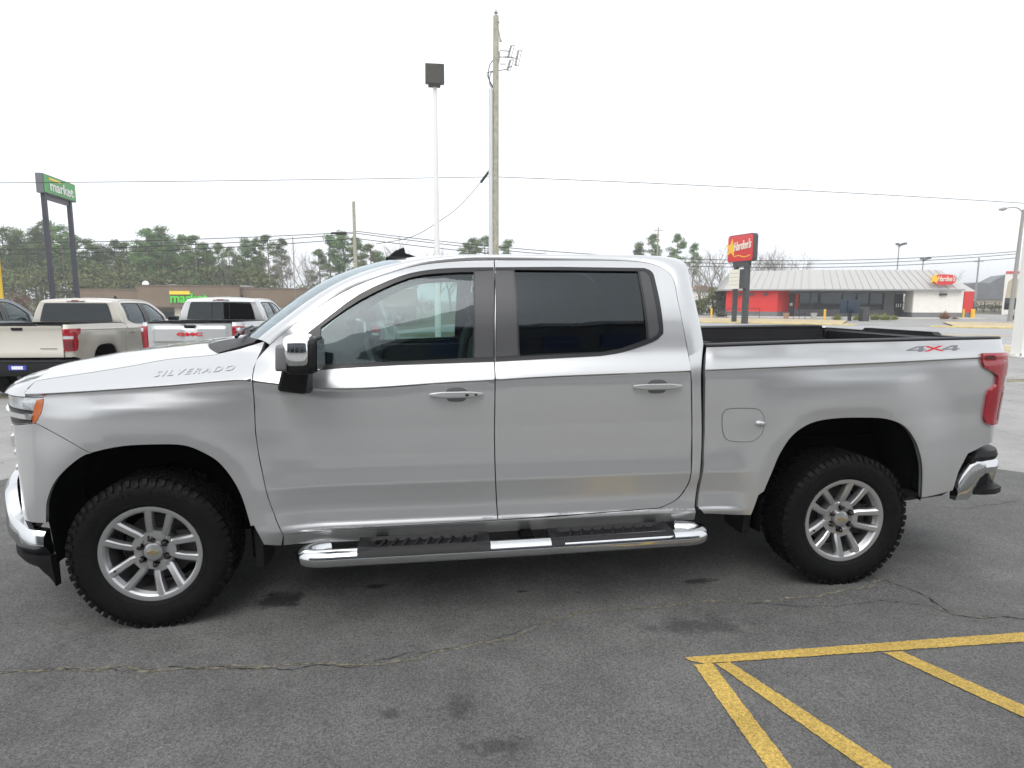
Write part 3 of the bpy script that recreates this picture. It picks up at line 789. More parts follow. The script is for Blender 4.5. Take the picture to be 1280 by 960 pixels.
            surfpoly('lamp_band', [(4.70, .95), (S_TAIL-.012, .95), (S_TAIL-.012, 1.12), (4.70, 1.12)], M['redlens_dark'], tl, sd, off=.0178, feats=False, step=.02, flange=.004)
        else:
            lens = [(4.60, 1.355), (4.585, 1.30), (4.61, .95), (4.64, .915), (S_TAIL, .915), (S_TAIL, 1.355)]
            tl = surfpoly('tail_light', lens, M['redlens'], t, sd, off=.016, feats=False, step=.02, flange=.02)
            surfpoly('reverse_lens', [(4.71, 1.25), (4.80, 1.25), (4.80, 1.32), (4.71, 1.32)], M['clearlens'], tl, sd, off=.0185, feats=False, step=.02, flange=.006)
            surfpoly('lamp_band', [(4.71, .95), (4.80, .95), (4.80, 1.24), (4.71, 1.24)], M['redlens_dark'], tl, sd, off=.0178, feats=False, step=.02, flange=.004)
        # rail cap
        rc = MB(); rl_ = [surf(s, z, -.004) for s, z in densify(T['rail']+[(4.67, 1.427), (4.74, 1.426)], .06, False)]
        sec = []
        for p in rl_:
            y = abs(p[1])
            sec += [(p[0], g*(y+.002), p[2]-.004), (p[0], g*(y+.001), p[2]+.008), (p[0], g*(y-.010), p[2]+.014), (p[0], g*(.835), p[2]+.012), (p[0], g*.815, p[2]+.004), (p[0], g*.815, p[2]-.05)]
        n_ = len(rl_); rc.add(sec, [(i*6+j, (i+1)*6+j, (i+1)*6+j+1, i*6+j+1) for i in range(n_-1) for j in range(5)]+[tuple(range(6)), tuple((n_-1)*6+j for j in range(6))])
        rc.build('bed_rail_cap', M['black'], t, ang=30)
    bl = MB()
    zt = 1.405
    for g in (-1, 1):
        for x0_, x1_, zb_ in ((2.90, 3.159, .83), (3.16, 4.22, 1.075), (4.221, 4.70, .83)): bl.box(x0_, x1_, g*.80, g*.83, zb_, zt)
        bl.box(3.165, 4.215, g*.545, g*.548, .83, 1.10); bl.box(3.165, 4.215, g*.545, g*.80, 1.075, 1.10)
        for k in range(16): bl.box(2.98+k*.108, 3.02+k*.108, g*.795, g*.80, 1.11, 1.30)
        bl.box(2.93, 4.70, g*.775, g*.80, 1.30, 1.34)
        for xx in (3.0, 4.62): bl.tube([(xx, g*.795, 1.27), (xx, g*.76, 1.27)], .022, 10)
    bl.box(2.885, 2.93, -.93, .93, .55, 1.40); bl.box(2.885, 4.72, -.54, .54, .79, .83); bl.box(2.885, 3.16, -.80, -.545, .79, .83); bl.box(2.885, 3.16, .545, .80, .79, .83); bl.box(4.22, 4.72, -.80, -.545, .79, .83); bl.box(4.22, 4.72, .545, .80, .79, .83)
    for k in range(9): bl.box(2.94, 4.70, -.48+k*.12-.03, -.48+k*.12+.03, .83, .845)
    for k in range(12): bl.box(2.93, 2.938, -.72+k*.13-.035, -.72+k*.13+.035, .88, 1.33)
    bl.box(2.87, 2.955, -.84, .84, 1.385, 1.414)
    bl.build('bed_liner', M['bedliner'], t)
    # tailgate
    tg = MB(); ZT = 1.412
    def tgx(y): return 4.778-.010*(abs(y)/.79)**2
    NY = 48; zs = [.815, .84, 1.30, 1.34, 1.385, ZT-.012, ZT]
    if style == 'gmc': zs = [.815, .84, 1.0, 1.035, 1.06, 1.09, 1.27, 1.30, 1.335, 1.375, ZT-.012, ZT]
    else: zs = [.815, .84, .93, .945, 1.31, 1.325, 1.345, 1.385, ZT-.012, ZT]
    def tz(y, z):
        o = 0
        if z >= ZT: o -= .03
        if style == 'gmc':
            inn = smooth(.70, .66, abs(y))*smooth(1.02, 1.06, z)*smooth(1.345, 1.31, z)
            o += .028*inn
            if abs(y) < .14 and z > 1.2: o -= .02*smooth(.14, .11, abs(y))*smooth(1.25, 1.29, z)
        else:
            o += .006*smooth(1.325, 1.345, z); o += .010*smooth(.94, .925, z)
            if abs(y) < .13: o -= .0
        return o
    ys = [-.785+1.57*i/NY for i in range(NY+1)]
    tg.add([(tgx(y)+tz(y, z), y, z) for y in ys for z in zs], [(i*len(zs)+j, (i+1)*len(zs)+j, (i+1)*len(zs)+j+1, i*len(zs)+j+1) for i in range(NY) for j in range(len(zs)-1)])
    tg.box(4.728, 4.745, -.785, .785, .815, ZT-.002)
    tgo = tg.build('tailgate', P, t, ang=30)
    tb = MB(); tb.box(4.716, 4.7275, -.775, .775, .83, 1.395)
    for k in range(7): tb.box(4.712, 4.716, -.66+k*.2, -.54+k*.2, 1.24, 1.265)
    tb.box(4.712, 4.765, -.79, .79, ZT, ZT+.008); tb.prism([(-.36, ZT+.006), (.36, ZT+.006), (.33, ZT+.026), (-.33, ZT+.026)], 'x', 4.735, 4.79)
    tb.build('tailgate_cap', M['black'], tgo)
    hb = MB(); hb.prism([(-.10, 1.335), (-.085, 1.315), (.085, 1.315), (.10, 1.335), (.10, 1.372), (-.10, 1.372)], 'x', 4.77, 4.794 if style == 'gmc' else 4.79); hb.build('tailgate_handle', M['black'], tgo)
    if style == 'gmc':
        e = MB(); text_on(e, 'GMC', (4.812, -.24, 1.16), (0, 1, 0), (0, 0, 1), (1, 0, 0), .48, .072, .012, bold=.05, spacing=1.1); e.build('emblem', M['redmark'], tgo)
        e = MB()
        for (y, z, w_) in ((-.24, .91, .10), (-.11, .905, .12), (.06, .905, .09), (.17, .905, .08)): e.box(4.776, 4.782, y, y+w_, z, z+.014)
        e.build('trim_lettering', M['chrome'], tgo)
    elif style == 'tan':
        e = MB()
        for i, wv in enumerate((.5, .5)): e.box(4.783, 4.788, .38, .68, .975, .983)
        e.build('nameplate', M['greymark'], tgo)
    # ---------------- rear window, stop lamp
    rwz = [(1.43, .735, 2.898), (1.60, .70, 2.878), (1.76, .655, 2.866), (1.815, .625, 2.858)]
    gw = MB(); vs = [(x_+.018*(1-(c*c)), c*w_, z_) for z_, w_, x_ in rwz for c in [-1+2*i/16 for i in range(17)]]
    gw.add(vs, [(i*17+j, i*17+j+1, (i+1)*17+j+1, (i+1)*17+j) for i in range(3) for j in range(16)])
    vs2 = [(x-.012, y, z) for x, y, z in vs]
    gw.add(vs2, [(i*17+j, i*17+j+1, (i+1)*17+j+1, (i+1)*17+j) for i in range(3) for j in range(16)])
    rwo = gw.build('rear_window', M['cabglass'], t)
    if style == 'gmc':
        fr = MB()
        for yy in (-.19, .19): fr.tube([(2.917, yy, 1.44), (2.882, yy*.97, 1.79)], .006, 6)
        fr.tube([(2.882, -.185, 1.79), (2.882, .185, 1.79)], .006, 6); fr.build('slider_frame', M['trim'], rwo)
    sb = MB(); sb.box(2.83, 2.875, -.07, .07, 1.855, 1.880); sbo = sb.build('stop_lamp', M['redlens'], t, bevel=.004)
    sb = MB(); sb.box(2.83, 2.873, -.18, -.0705, 1.853, 1.882); sb.box(2.83, 2.873, .0705, .18, 1.853, 1.882); sb.build('cargo_lens', M['clearlens'], sbo, bevel=.004)
    # ---------------- arch liners, underbody
    for nm, A in (('front', ARCF), ('rear', ARCR)):
        for sd in 'LR':
            g = sl(sd); lb = MB(); n_ = len(A); cx = ARCH[0][0] if nm == 'front' else ARCH[1][0]
            first = A[0]; last = A[-1]
            AA = [(first[0]+(.0 if nm == 'rear' else .02), .36)]+[p for p in A]+[(last[0], .50 if nm == 'rear' else .36)]
            n_ = len(AA)
            pos = []
            for s, z in AA:
                p = surf(s, max(z, .42), -.006); pos.append((p[0], p[1]*-g, z))
            big = [(cx+(p[0]-cx)*1.03, g*.93, .4+(p[2]-.4)*1.03) for p in pos]
            inn = [(cx+(p[0]-cx)*1.03, g*.55, .4+(p[2]-.4)*1.03) for p in pos]
            lb.add(pos+big+inn, [(i+k*n_, i+1+k*n_, n_+i+1+k*n_, n_+i+k*n_) for k in range(2) for i in range(n_-1)])
            lb.prism([(p[0], p[2]) for p in inn], 'y', g*.55, g*.56)
            lb.build('wheel_arch_liner', M['liner'], t)
    ub = MB()
    for g in (-1, 1):
        ub.box(-.62, 4.60, g*.40, g*.52, .40, .56)
        ub.box(.66, 2.82, g*.62, g*.925, .445, .50)
        ub.box(2.86, 3.16, g*.80, g*.93, .50, .85); ub.box(4.19, 4.50, g*.70, g*.90, .56, .82)
        for xx in (1.1, 1.85, 2.55): ub.box(xx, xx+.06, g*.50, g*1.06, .385, .43)
    ub.box(.55, 2.85, -.80, .80, .44, .52); ub.box(-.62, -.45, -.62, .62, .30, .75)
    ub.box(-.55, .6, -.50, .50, .62, .9); ub.box(2.86, 4.55, -.60, .60, .60, .80); ub.box(1.2, 2.3, -.38, .38, .33, .45)
    for x_ in (.0, 3.745): ub.tube([(x_, -.70, .40), (x_, .70, .40)], .05, 12)
    ub.tube([(3.745, -.13, .40), (3.745, .13, .40)], .14, 14)
    ub.build('underbody', M['liner'], t)
    # black sill under the rear quarter, mud flaps
    for sd in 'LR':
        g = sl(sd)
        v = MB(); v.add([(x, y*-g, z) for x, y, z in [surf(4.12, .53, -.008), surf(4.43, .552, -.008), (4.40, -.90, .495), (4.12, -.90, .470), surf(4.12, .53, -.12), surf(4.43, .55, -.12), (4.40, -.80, .495), (4.12, -.80, .470)]],
                        [(0, 1, 2, 3), (4, 5, 6, 7), (0, 1, 5, 4), (1, 2, 6, 5), (2, 3, 7, 6), (3, 0, 4, 7)])
        v.build('rear_valance', M['black'], t)
        for x0_, x1_, z0_, z1_, yo in ((.502, .545, .28, .535, .985), (3.125, 3.168, .33, .56, .955)):
            mf = MB()
            mf.prism([(g*(yo-.02), z1_), (g*yo, z1_-.02), (g*(yo-.01), z0_+.02), (g*(yo-.04), z0_), (g*(yo-.24), z0_), (g*(yo-.25), z1_)], 'x', x0_, x1_)
            mf.build('mud_flap', M['black'], t, bevel=.006)
    # ---------------- bumpers
    def loft(mb, path, secs, mi=0, cap=True):
        # path: (x, w) plan points, secs: per point list of (outward offset, z)
        n_ = len(path); vs = []
        for i, (x, w_) in enumerate(path):
            a = path[max(i-1, 0)]; c = path[min(i+1, n_-1)]
            tx, ty = c[0]-a[0], c[1]-a[1]; l = math.hypot(tx, ty) or 1; nx, ny = ty/l, -tx/l
            if nx*(x-2)+ny*w_ < 0: nx, ny = -nx, -ny
            for o_, z in secs[i]: vs.append((x+nx*o_, -(w_+ny*o_), z))
        m_ = len(secs[0]); mb.add(vs, [(i*m_+j, (i+1)*m_+j, (i+1)*m_+(j+1) % m_, i*m_+(j+1) % m_) for i in range(n_-1) for j in range(m_)]+([tuple(range(m_)), tuple((n_-1)*m_+j for j in range(m_))] if cap else []), mi)
    fp = catmull([(-.465, .965), (-.55, .95), (-.655, .875), (-.725, .775), (-.80, .62), (-.90, .36), (-.955, .15), (-.965, 0)], 5)
    top = lambda i: lut([(0, .535), (5, .548), (10, .60), (15, .715), (20, .735), (35, .735)], i)
    bot = lambda i: lut([(0, .395), (10, .39), (15, .40), (22, .41), (35, .42)], i)
    fpx = []
    for i, p in enumerate(fp): fpx.append([(-.045, bot(i)), (-.040, bot(i)+.004), (-.012, bot(i)+.05), (.012, (bot(i)+top(i))/2), (.006, top(i)-.03), (-.012, top(i)-.006), (-.045, top(i)), (-.06, bot(i))])
    # outward normal direction check: path runs rear->front, so (ty,-tx)/l points outwards when w grows downwards
    fb = MB(); loft(fb, fp, fpx); fb.mirror(); fbo = fb.build('front_bumper', M['bumper_chrome'] if main else M['black'], t, ang=40)
    va = MB(); fv = [(x+.012, w_-.012) for x, w_ in fp]
    secs = []
    for i in range(len(fv)):
        zb = lut([(0, .24), (2, .29), (5, .34), (12, .35), (35, .35)], i)
        secs.append([(0, bot(i)+.012), (.0, bot(i)-.01), (-.02, zb), (-.06, zb), (-.06, bot(i))])
    loft(va, fv, secs); va.mirror(); va.build('lower_valance', M['black'], fbo)
    # grille
    gr = MB(); gs = [(-.80, .80), (-1.0, .5), (-1.2, .2)]
    gp = [plan(s) for s in [-.90-.04*i for i in range(int((-.90-_arc[0])/.04)+1)]]+[plan(_arc[0])]
    path = [(p[0]+.02, p[1]-.01 if p[1] > .02 else 0) for p in gp]
    loft(gr, path, [[(0, .58), (0, 1.175), (-.05, 1.175), (-.05, .58)] for _ in path]); 
    gr.mirror(); gro = gr.build('grille', M['trim'], t)
    gb = MB()
    for z_ in (.68, .76, .84, .98, 1.06, 1.13):
        loft(gb, path, [[(.012, z_), (.012, z_+.018), (-.01, z_+.018), (-.01, z_)] for _ in path])
    loft(gb, path, [[(.02, .885), (.02, .94), (-.005, .945), (-.005, .88)] for _ in path])
    gb.mirror(); gb.build('grille_bar', M['chrome'], gro, ang=30)
    if main:
        e = MB(); e.prism([(-.15, .885), (-.05, .885), (-.05, .862), (.06, .862), (.07, .885), (.15, .885), (.15, .94), (.05, .94), (.05, .962), (-.06, .962), (-.07, .94), (-.15, .94)], 'x', -.975, -.94); e.build('emblem', M['gold'], gro)
    # rear bumper
    rbp = catmull([(4.44, .955), (4.55, .950), (4.66, .935), (4.745, .90), (4.805, .82), (4.835, .70), (4.85, .40), (4.855, 0)], 5)
    rb = MB(); secs = []
    for i in range(len(rbp)):
        zt_ = lut([(0, .575), (2, .64), (4, .70), (6, .715), (10, .715), (35, .715)], i); zb_ = lut([(0, .482), (4, .482), (5, .50), (7, .60), (9, .635), (12, .63), (18, .63), (20, .48), (35, .47)], i)
        secs.append([(0, zb_), (.008, zb_+.02), (.016, (zb_+zt_)/2), (.008, zt_-.015), (-.01, zt_), (-.04, zt_), (-.04, zb_)])
    loft(rb, rbp, secs); rb.mirror(); rbo = rb.build('rear_bumper', M['bumper_chrome'] if main else M['black'], t, ang=35)
    # black pad on top of the bumper, and corner step
    pb = MB(); pts2 = rbp[4:]
    loft(pb, pts2, [[(-.003, .712 if i > 1 else .69), (.004, .735), (-.005, .765 if i > 1 else .735), (-.09, .772 if i > 1 else .74), (-.09, .712)] for i in range(len(pts2))]); pb.mirror()
    pb.build('bumper_pad', M['black'], rbo, ang=30)
    for sd in 'LR':
        g = sl(sd); cs = MB()
        cs.prism([(4.56, .952), (4.62, .968), (4.70, .962), (4.77, .925), (4.81, .84), (4.82, .70), (4.58, .70)], 'z', .512, .545)
        cs.prism([(4.60, .90), (4.70, .90), (4.74, .86), (4.74, .70), (4.60, .70)], 'z', .546, .66)
        for k in range(7): cs.add([(4.585+k*.028, .955-.003*k*k*.3, .546), (4.597+k*.028, .955-.003*k*k*.3, .546), (4.597+k*.028, .905, .553), (4.585+k*.028, .905, .553)], [(0, 1, 2, 3)])
        cs.v = [(x, y*g, z) for x, y, z in cs.v]; cs.build('corner_step', M['black'], rbo, ang=30)
    if style == 'tan':
        lp = MB(); lp.box(4.862, 4.872, -.155, .155, .585, .675); l_ = lp.build('licence_plate', M['plateblue'], rbo)
        lp = MB(); lp.box(4.8725, 4.875, -.10, .10, .60, .66); lp.build('plate_face', M['platewhite'], l_)
        hh = MB(); hh.box(4.70, 4.85, -.035, .035, .42, .49); hh.build('tow_hitch', M['darksteel'], rbo)
    # ---------------- mirrors
    for sd in 'LR':
        g = sl(sd)
        def rbx(x0, x1, y0, y1, z0, z1, n_=10, e=.28, sx=0):
            mb_ = MB(); vs = []
            L_ = 12; K = 24
            for i in range(L_+1):
                ph = -math.pi/2+math.pi*i/L_
                for k in range(K):
                    th = 2*math.pi*k/K
                    sg_ = lambda v, p: math.copysign(abs(v)**p, v)
                    x = sg_(math.cos(ph), e)*sg_(math.cos(th), e); y = sg_(math.cos(ph), e)*sg_(math.sin(th), e); z = sg_(math.sin(ph), e)
                    vs.append(((x0+x1)/2+(x1-x0)/2*x+sx*(z+1)/2, g*((y0+y1)/2+(y1-y0)/2*y), (z0+z1)/2+(z1-z0)/2*z))
            mb_.add(vs, [(i*K+k, i*K+(k+1) % K, (i+1)*K+(k+1) % K, (i+1)*K+k) for i in range(L_) for k in range(K)])
            return mb_
        root = rbx(.735, .875, 1.045, 1.265, 1.305, 1.40, e=.45); ro = root.build('side_mirror', M['black'], t, ang=50)
        rbx(.728, .862, 1.07, 1.278, 1.335, 1.488, e=.5).build('mirror_cap', M['chrome'] if main else M['black'], ro, ang=50)
        rbx(.733, .868, 1.03, 1.125, 1.315, 1.478, e=.4).build('mirror_housing', M['black'], ro, ang=50)
        rbx(.845, .884, 1.035, 1.272, 1.318, 1.474, e=.35).build('mirror_rim', M['black'], ro, ang=50)
        rbx(.700, .752, 1.10, 1.272, 1.325, 1.445, e=.25, sx=.006).build('marker_housing', M['greyplastic'], ro, ang=50)
        ag = MB()
        ag.hexa([(.64, g*.965, 1.205), (.815, g*.965, 1.185), (.80, g*1.12, 1.20), (.675, g*1.12, 1.22), (.70, g*.99, 1.345), (.82, g*.99, 1.345), (.835, g*1.17, 1.345), (.715, g*1.17, 1.345)]); ag.build('mirror_arm', M['black'], ro, bevel=.015)
        mg = MB(); mg.box(.8845, .8865, g*1.05, g*1.26, 1.33, 1.46); mg.build('mirror_glass', M['mirrorglass'], ro)
    # ---------------- running boards
    if style != 'gmc' or True:
        for sd in 'LR':
            g = sl(sd)
            pth = catmull([(.87, .985, .388), (.80, 1.015, .388), (.765, 1.06, .388), (.785, 1.10, .388), (.86, 1.115, .388), (1.0, 1.115, .389), (1.8, 1.115, .392), (2.60, 1.115, .402), (2.74, 1.115, .404), (2.80, 1.095, .405), (2.815, 1.055, .405), (2.78, 1.01, .405), (2.70, .985, .405)], 5)
            tbm = MB(); tbm.tube([(x, g*y, z) for x, y, z in pth], .044, 20); rbd = tbm.build('running_board', M['bumper_chrome'] if main else M['black'], t, ang=60)
            for x0_, x1_ in ((1.02, 1.675), (1.985, 2.64)):
                sp_ = MB(); z_ = lut([(.8, .392), (1.8, .393), (2.7, .403)], (x0_+x1_)/2)
                vs = []
                xs = [x0_, x0_+.045, x0_+.07]+[x0_+.07+(x1_-x0_-.14)*i/6 for i in range(1, 6)]+[x1_-.07, x1_-.045, x1_]
                for x in xs:
                    e_ = min(1, min(x-x0_, x1_-x)/.06)
                    zz = lut([(.8, .392), (1.8, .393), (2.7, .403)], x)
                    vs += [(x, g*(1.115+.046*math.cos(R(a)))+0, zz+.046*math.sin(R(a))+dz*e_) for a, dz in ((20, -.006), (48, .0), (76, .002))] + [(x, g*1.10, zz+.046-.010*e_), (x, g*1.02, zz+.046-.012*e_), (x, g*1.0, zz+.052), (x, g*.99, zz+.02)]
                sp_.add(vs, [(i*7+j, (i+1)*7+j, (i+1)*7+j+1, i*7+j+1) for i in range(len(xs)-1) for j in range(6)])
                for k in range(9):
                    xx = x0_+.09+(x1_-x0_-.2)*k/8; zz = lut([(.8, .392), (1.8, .393), (2.7, .403)], xx)
                    sp_.hexa([(xx, g*1.13, zz+.034), (xx+.012, g*1.13, zz+.034), (xx+.05, g*1.02, zz+.036), (xx+.035, g*1.02, zz+.036), (xx, g*1.13, zz+.043), (xx+.012, g*1.13, zz+.043), (xx+.05, g*1.02, zz+.045), (xx+.035, g*1.02, zz+.045)])
                sp_.build('step_pad', M['black'], rbd, ang=40)
    # ---------------- antenna
    an = MB(); fin = [(1.085, 1.878), (1.125, 1.915), (1.165, 1.950), (1.225, 1.975), (1.232, 1.938), (1.262, 1.930), (1.30, 1.915), (1.31, 1.885)]
    off_ = .02
    an.prism([(x+off_, z-.002) for x, z in fin], 'y', -.016, .016); an.prism([(1.13, -.035), (1.33, -.035), (1.33, .035), (1.13, .035)], 'z', 1.86, 1.912)
    an.build('antenna', M['black'], t, bevel=.006)
    # ---------------- cabin
    ci = MB()
    for g in (-1, 1): ci.box(.80, 2.78, g*.86, g*.90, .50, 1.30)
    ci.box(.60, 2.84, -.86, .86, .50, .56); ci.box(2.76, 2.80, -.84, .84, .5, 1.40)
    ci.prism([(.55, 1.395), (.80, 1.405), (1.00, 1.365), (1.05, 1.25), (1.0, 1.0), (.85, .7), (.52, .7)], 'y', -.84, .84)
    ci.box(.95, 1.75, -.16, .16, .56, .92)
    ci.build('dashboard', M['interior'], t, bevel=.01)
    for xs_, ys_, wd in ((1.42, -.42, .25), (1.42, .42, .25), (2.35, -.42, .36), (2.35, .42, .36)):
        se = MB()
        se.prism([(xs_-.25, .84), (xs_-.28, .92), (xs_-.20, .96), (xs_+.18, .93), (xs_+.22, .84)], 'y', ys_-wd, ys_+wd)
        se.prism([(xs_+.14, .88), (xs_+.22, 1.40), (xs_+.27, 1.49), (xs_+.34, 1.49), (xs_+.36, 1.38), (xs_+.28, .86)], 'y', ys_-wd+.02, ys_+wd-.02)
        so = se.build('seat', M['seat'], t, bevel=.03)
        hr = MB(); hr.prism([(xs_+.26, 1.52), (xs_+.25, 1.66), (xs_+.29, 1.70), (xs_+.35, 1.69), (xs_+.36, 1.53)], 'y', ys_-.13, ys_+.13); hr.box(xs_+.30, xs_+.31, ys_-.05, ys_-.04, 1.46, 1.55); hr.box(xs_+.30, xs_+.31, ys_+.04, ys_+.05, 1.46, 1.55)
        hr.build('headrest', M['seat'], so, bevel=.025)
    sw = MB(); c = Vector((1.10, -.42, 1.24)); ax = Vector((.93, 0, .36)).normalized(); u = Vector((0, 1, 0)); v_ = ax.cross(u)
    ring = [c+(u*math.cos(a)+v_*math.sin(a))*.185 for a in [2*math.pi*i/28 for i in range(29)]]
    sw.tube([tuple(p) for p in ring], .016, 8, caps=False); sw.tube([tuple(c-ax*.15), tuple(c)], .04, 10)
    for a in (0, 180, 270): sw.tube([tuple(c), tuple(c+(u*math.cos(R(a))+v_*math.sin(R(a)))*.18)], .018, 6)
    sw.build('steering_wheel', M['greyint'], t)
    return t
M['bumper_chrome'] = mat('bumper_chrome', (.62, .63, .64), .12, 1)
M['cup'] = mat('handle_recess_paint', (.20, .20, .205), .4, .6)
M['headlamp'] = mat('headlamp_lens', (.62, .65, .68), .12, .75, coat=1, noise=.5, nscale=14)
M['greyplastic'] = mat('grey_plastic', (.16, .16, .165), .45)
M['cabglass'] = glass('cab_rear_glass', (.07, .07, .07), 1.6)
# ---------------------------------------------------------------- terrain
RD = Vector((.792, -.610, 0)); RN = Vector((.610, .792, 0))        # along the street / across it
def gz(x, y):
    z = -.25*smooth(4, 10, y)-.05*smooth(10, 25, y)
    z -= 2.1*smooth(18, 72, y)*smooth(8, -14, x-.12*(y-20))
    return z
def asphalt(name, base, speck=.35, mott=.25, sc=110, cracks=0, stains=(), tint=(1, .99, .97)):
    m = bpy.data.materials.new(name); m.use_nodes = True; nt = m.node_tree; b = nt.nodes['Principled BSDF']; L = nt.links.new
    b.inputs['Roughness'].default_value = .82; b.inputs['Specular IOR Level'].default_value = .3
    tc = nt.nodes.new('ShaderNodeTexCoord'); P_ = tc.outputs['Object']
    def nz(scale, det, rough=.6, dist=0):
        n = nt.nodes.new('ShaderNodeTexNoise'); n.inputs['Scale'].default_value = scale; n.inputs['Detail'].default_value = det; n.inputs['Roughness'].default_value = rough; n.inputs['Distortion'].default_value = dist
        L(P_, n.inputs['Vector']); return n.outputs[0]
    def mr(v, a, b_, c, d):
        n = nt.nodes.new('ShaderNodeMapRange'); n.inputs[1].default_value = a; n.inputs[2].default_value = b_; n.inputs[3].default_value = c; n.inputs[4].default_value = d; L(v, n.inputs[0]); return n.outputs[0]
    def mul(a, b_):
        n = nt.nodes.new('ShaderNodeMath'); n.operation = 'MULTIPLY'; L(a, n.inputs[0]); L(b_, n.inputs[1]); return n.outputs[0]
    v = mr(nz(sc, 3, .75), .28, .72, 1-speck, 1+speck)
    vo = nt.nodes.new('ShaderNodeTexVoronoi'); vo.inputs['Scale'].default_value = sc*.9; L(P_, vo.inputs['Vector'])
    v = mul(v, mr(vo.outputs[0], .0, .30, 1+speck*1.1, 1.0))
    v = mul(v, mr(nz(.55, 6, .62), .3, .7, 1-mott, 1+mott)); v = mul(v, mr(nz(4.5, 5), .3, .7, 1-mott*.5, 1+mott*.5))
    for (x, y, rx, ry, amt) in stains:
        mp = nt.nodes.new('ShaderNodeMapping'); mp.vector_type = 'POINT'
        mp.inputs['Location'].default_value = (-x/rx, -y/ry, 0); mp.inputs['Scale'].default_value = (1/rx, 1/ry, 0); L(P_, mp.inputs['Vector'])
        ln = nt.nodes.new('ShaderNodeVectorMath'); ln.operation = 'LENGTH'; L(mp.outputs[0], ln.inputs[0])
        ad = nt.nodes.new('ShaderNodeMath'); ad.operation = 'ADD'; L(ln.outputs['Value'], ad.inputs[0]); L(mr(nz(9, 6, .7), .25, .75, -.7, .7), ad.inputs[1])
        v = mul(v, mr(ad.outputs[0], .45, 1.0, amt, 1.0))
    if cracks:
        ck = nt.nodes.new('ShaderNodeTexVoronoi'); ck.feature = 'DISTANCE_TO_EDGE'; ck.inputs['Scale'].default_value = .35
        wn = nt.nodes.new('ShaderNodeTexNoise'); wn.inputs['Scale'].default_value = 2.2; wn.inputs['Detail'].default_value = 7; L(P_, wn.inputs['Vector'])
        vm = nt.nodes.new('ShaderNodeVectorMath'); vm.operation = 'MULTIPLY_ADD'; vm.inputs[1].default_value = (.8, .8, 0); L(wn.outputs['Color'], vm.inputs[0]); L(P_, vm.inputs[2]); L(vm.outputs[0], ck.inputs['Vector'])
        v = mul(v, mr(ck.outputs['Distance'], .0, .006, 1-cracks, 1.0))
    cs = nt.nodes.new('ShaderNodeVectorMath'); cs.operation = 'SCALE'; cs.inputs[0].default_value = tuple(base*t for t in tint); L(v, cs.inputs['Scale']); L(cs.outputs[0], b.inputs['Base Color'])
    bu = nt.nodes.new('ShaderNodeBump'); bu.inputs['Strength'].default_value = .5; bu.inputs['Distance'].default_value = .006; L(nz(sc*.8, 3, .8), bu.inputs['Height']); L(bu.outputs[0], b.inputs['Normal'])
    return m
M['asphalt_shaded'] = asphalt('shaded_asphalt', .108, .68, .24, 120, .0, tint=(1, .985, .955), stains=[(.56, -.72, .16, .12, .25), (.82, -.07, .35, .05, .6), (1.60, -2.04, .12, .06, .62), (2.75, -1.30, .32, .10, .6), (1.07, -.62, .06, .03, .3), (1.48, -1.80, .10, .09, .62), (2.95, -.80, .14, .035, .35), (2.2, -.85, .04, .02, .3), (1.9, -.80, .05, .02, .3), (-.42, -.50, .20, .12, 1.45), (1.2, -1.79, .05, .04, .6)])  # base darkened to stand for the building's soft shade, with oil stains
M['asphalt_old'] = asphalt('weathered_asphalt', .29, .25, .16, 60, .45, tint=(1, .985, .95))
M['asphalt_road'] = asphalt('street_asphalt', .33, .15, .12, 30, 0, tint=(1, 1, 1.01))
M['concrete'] = asphalt('concrete', .55, .12, .12, 30, .0, tint=(1, .97, .90))
M['dry_grass'] = asphalt('dormant_grass', .46, .35, .25, 14, 0, tint=(1.0, .82, .50))
M['field'] = asphalt('field_ground', .16, .4, .4, 3, 0, tint=(1.0, .92, .62))
M['yellow_line'] = asphalt('yellow_road_paint', .62, .14, .08, 60, 0, tint=(1.0, .66, .13))
M['yellow_worn'] = asphalt('worn_yellow_paint', .42, .5, .2, 90, 0, tint=(1.0, .69, .18))
M['white_line'] = mat('white_road_paint', (.7, .7, .68), .7, noise=.1)
M['kerb_yellow'] = mat('yellow_kerb', (.62, .50, .22), .8, noise=.15, nscale=2)
def sheet(name, fn, nu, nv, mt, kind='structure'):
    mb = MB(); mb.grid(fn, nu, nv); o = mb.build(name, mt, recalc=False)
    tag(o, kind=kind); return o
def nl(v, lo, hi, c, p=2.2):
    t = v*2-1; q = math.copysign(abs(t)**p, t); return c+(hi-c)*q if q > 0 else c+(c-lo)*q
sheet('ground', lambda u, v: (lambda x, y: (x, y, gz(x, y)-.004))(nl(u, -700, 900, 5), nl(v, -200, 1000, 25)), 150, 150, M['field'])
def strip_n(name, n0, n1, a0, a1, mt, dz, na=60, nn=6):
    def f(u, v):
        p = RN*(n0+(n1-n0)*v)+RD*(a0+(a1-a0)*u); return (p.x, p.y, gz(p.x, p.y)+dz)
    return sheet(name, f, na, nn, mt)
strip_n('parking_lot', -70, 25.0, -110, 70, M['asphalt_old'], 0, 120, 70)
def poly_sheet(name, pts, z, mt, kind='structure', parent=None):
    mb = MB(); tris = tessellate_polygon([[Vector((p[0], p[1], 0)) for p in pts]])
    if sum((pts[t[1]][0]-pts[t[0]][0])*(pts[t[2]][1]-pts[t[0]][1])-(pts[t[2]][0]-pts[t[0]][0])*(pts[t[1]][1]-pts[t[0]][1]) for t in tris) < 0: tris = [t[::-1] for t in tris]
    mb.add([(p[0], p[1], z) for p in pts], [tuple(t) for t in tris]); o = mb.build(name, mt, recalc=False); tag(o, kind=kind); return o
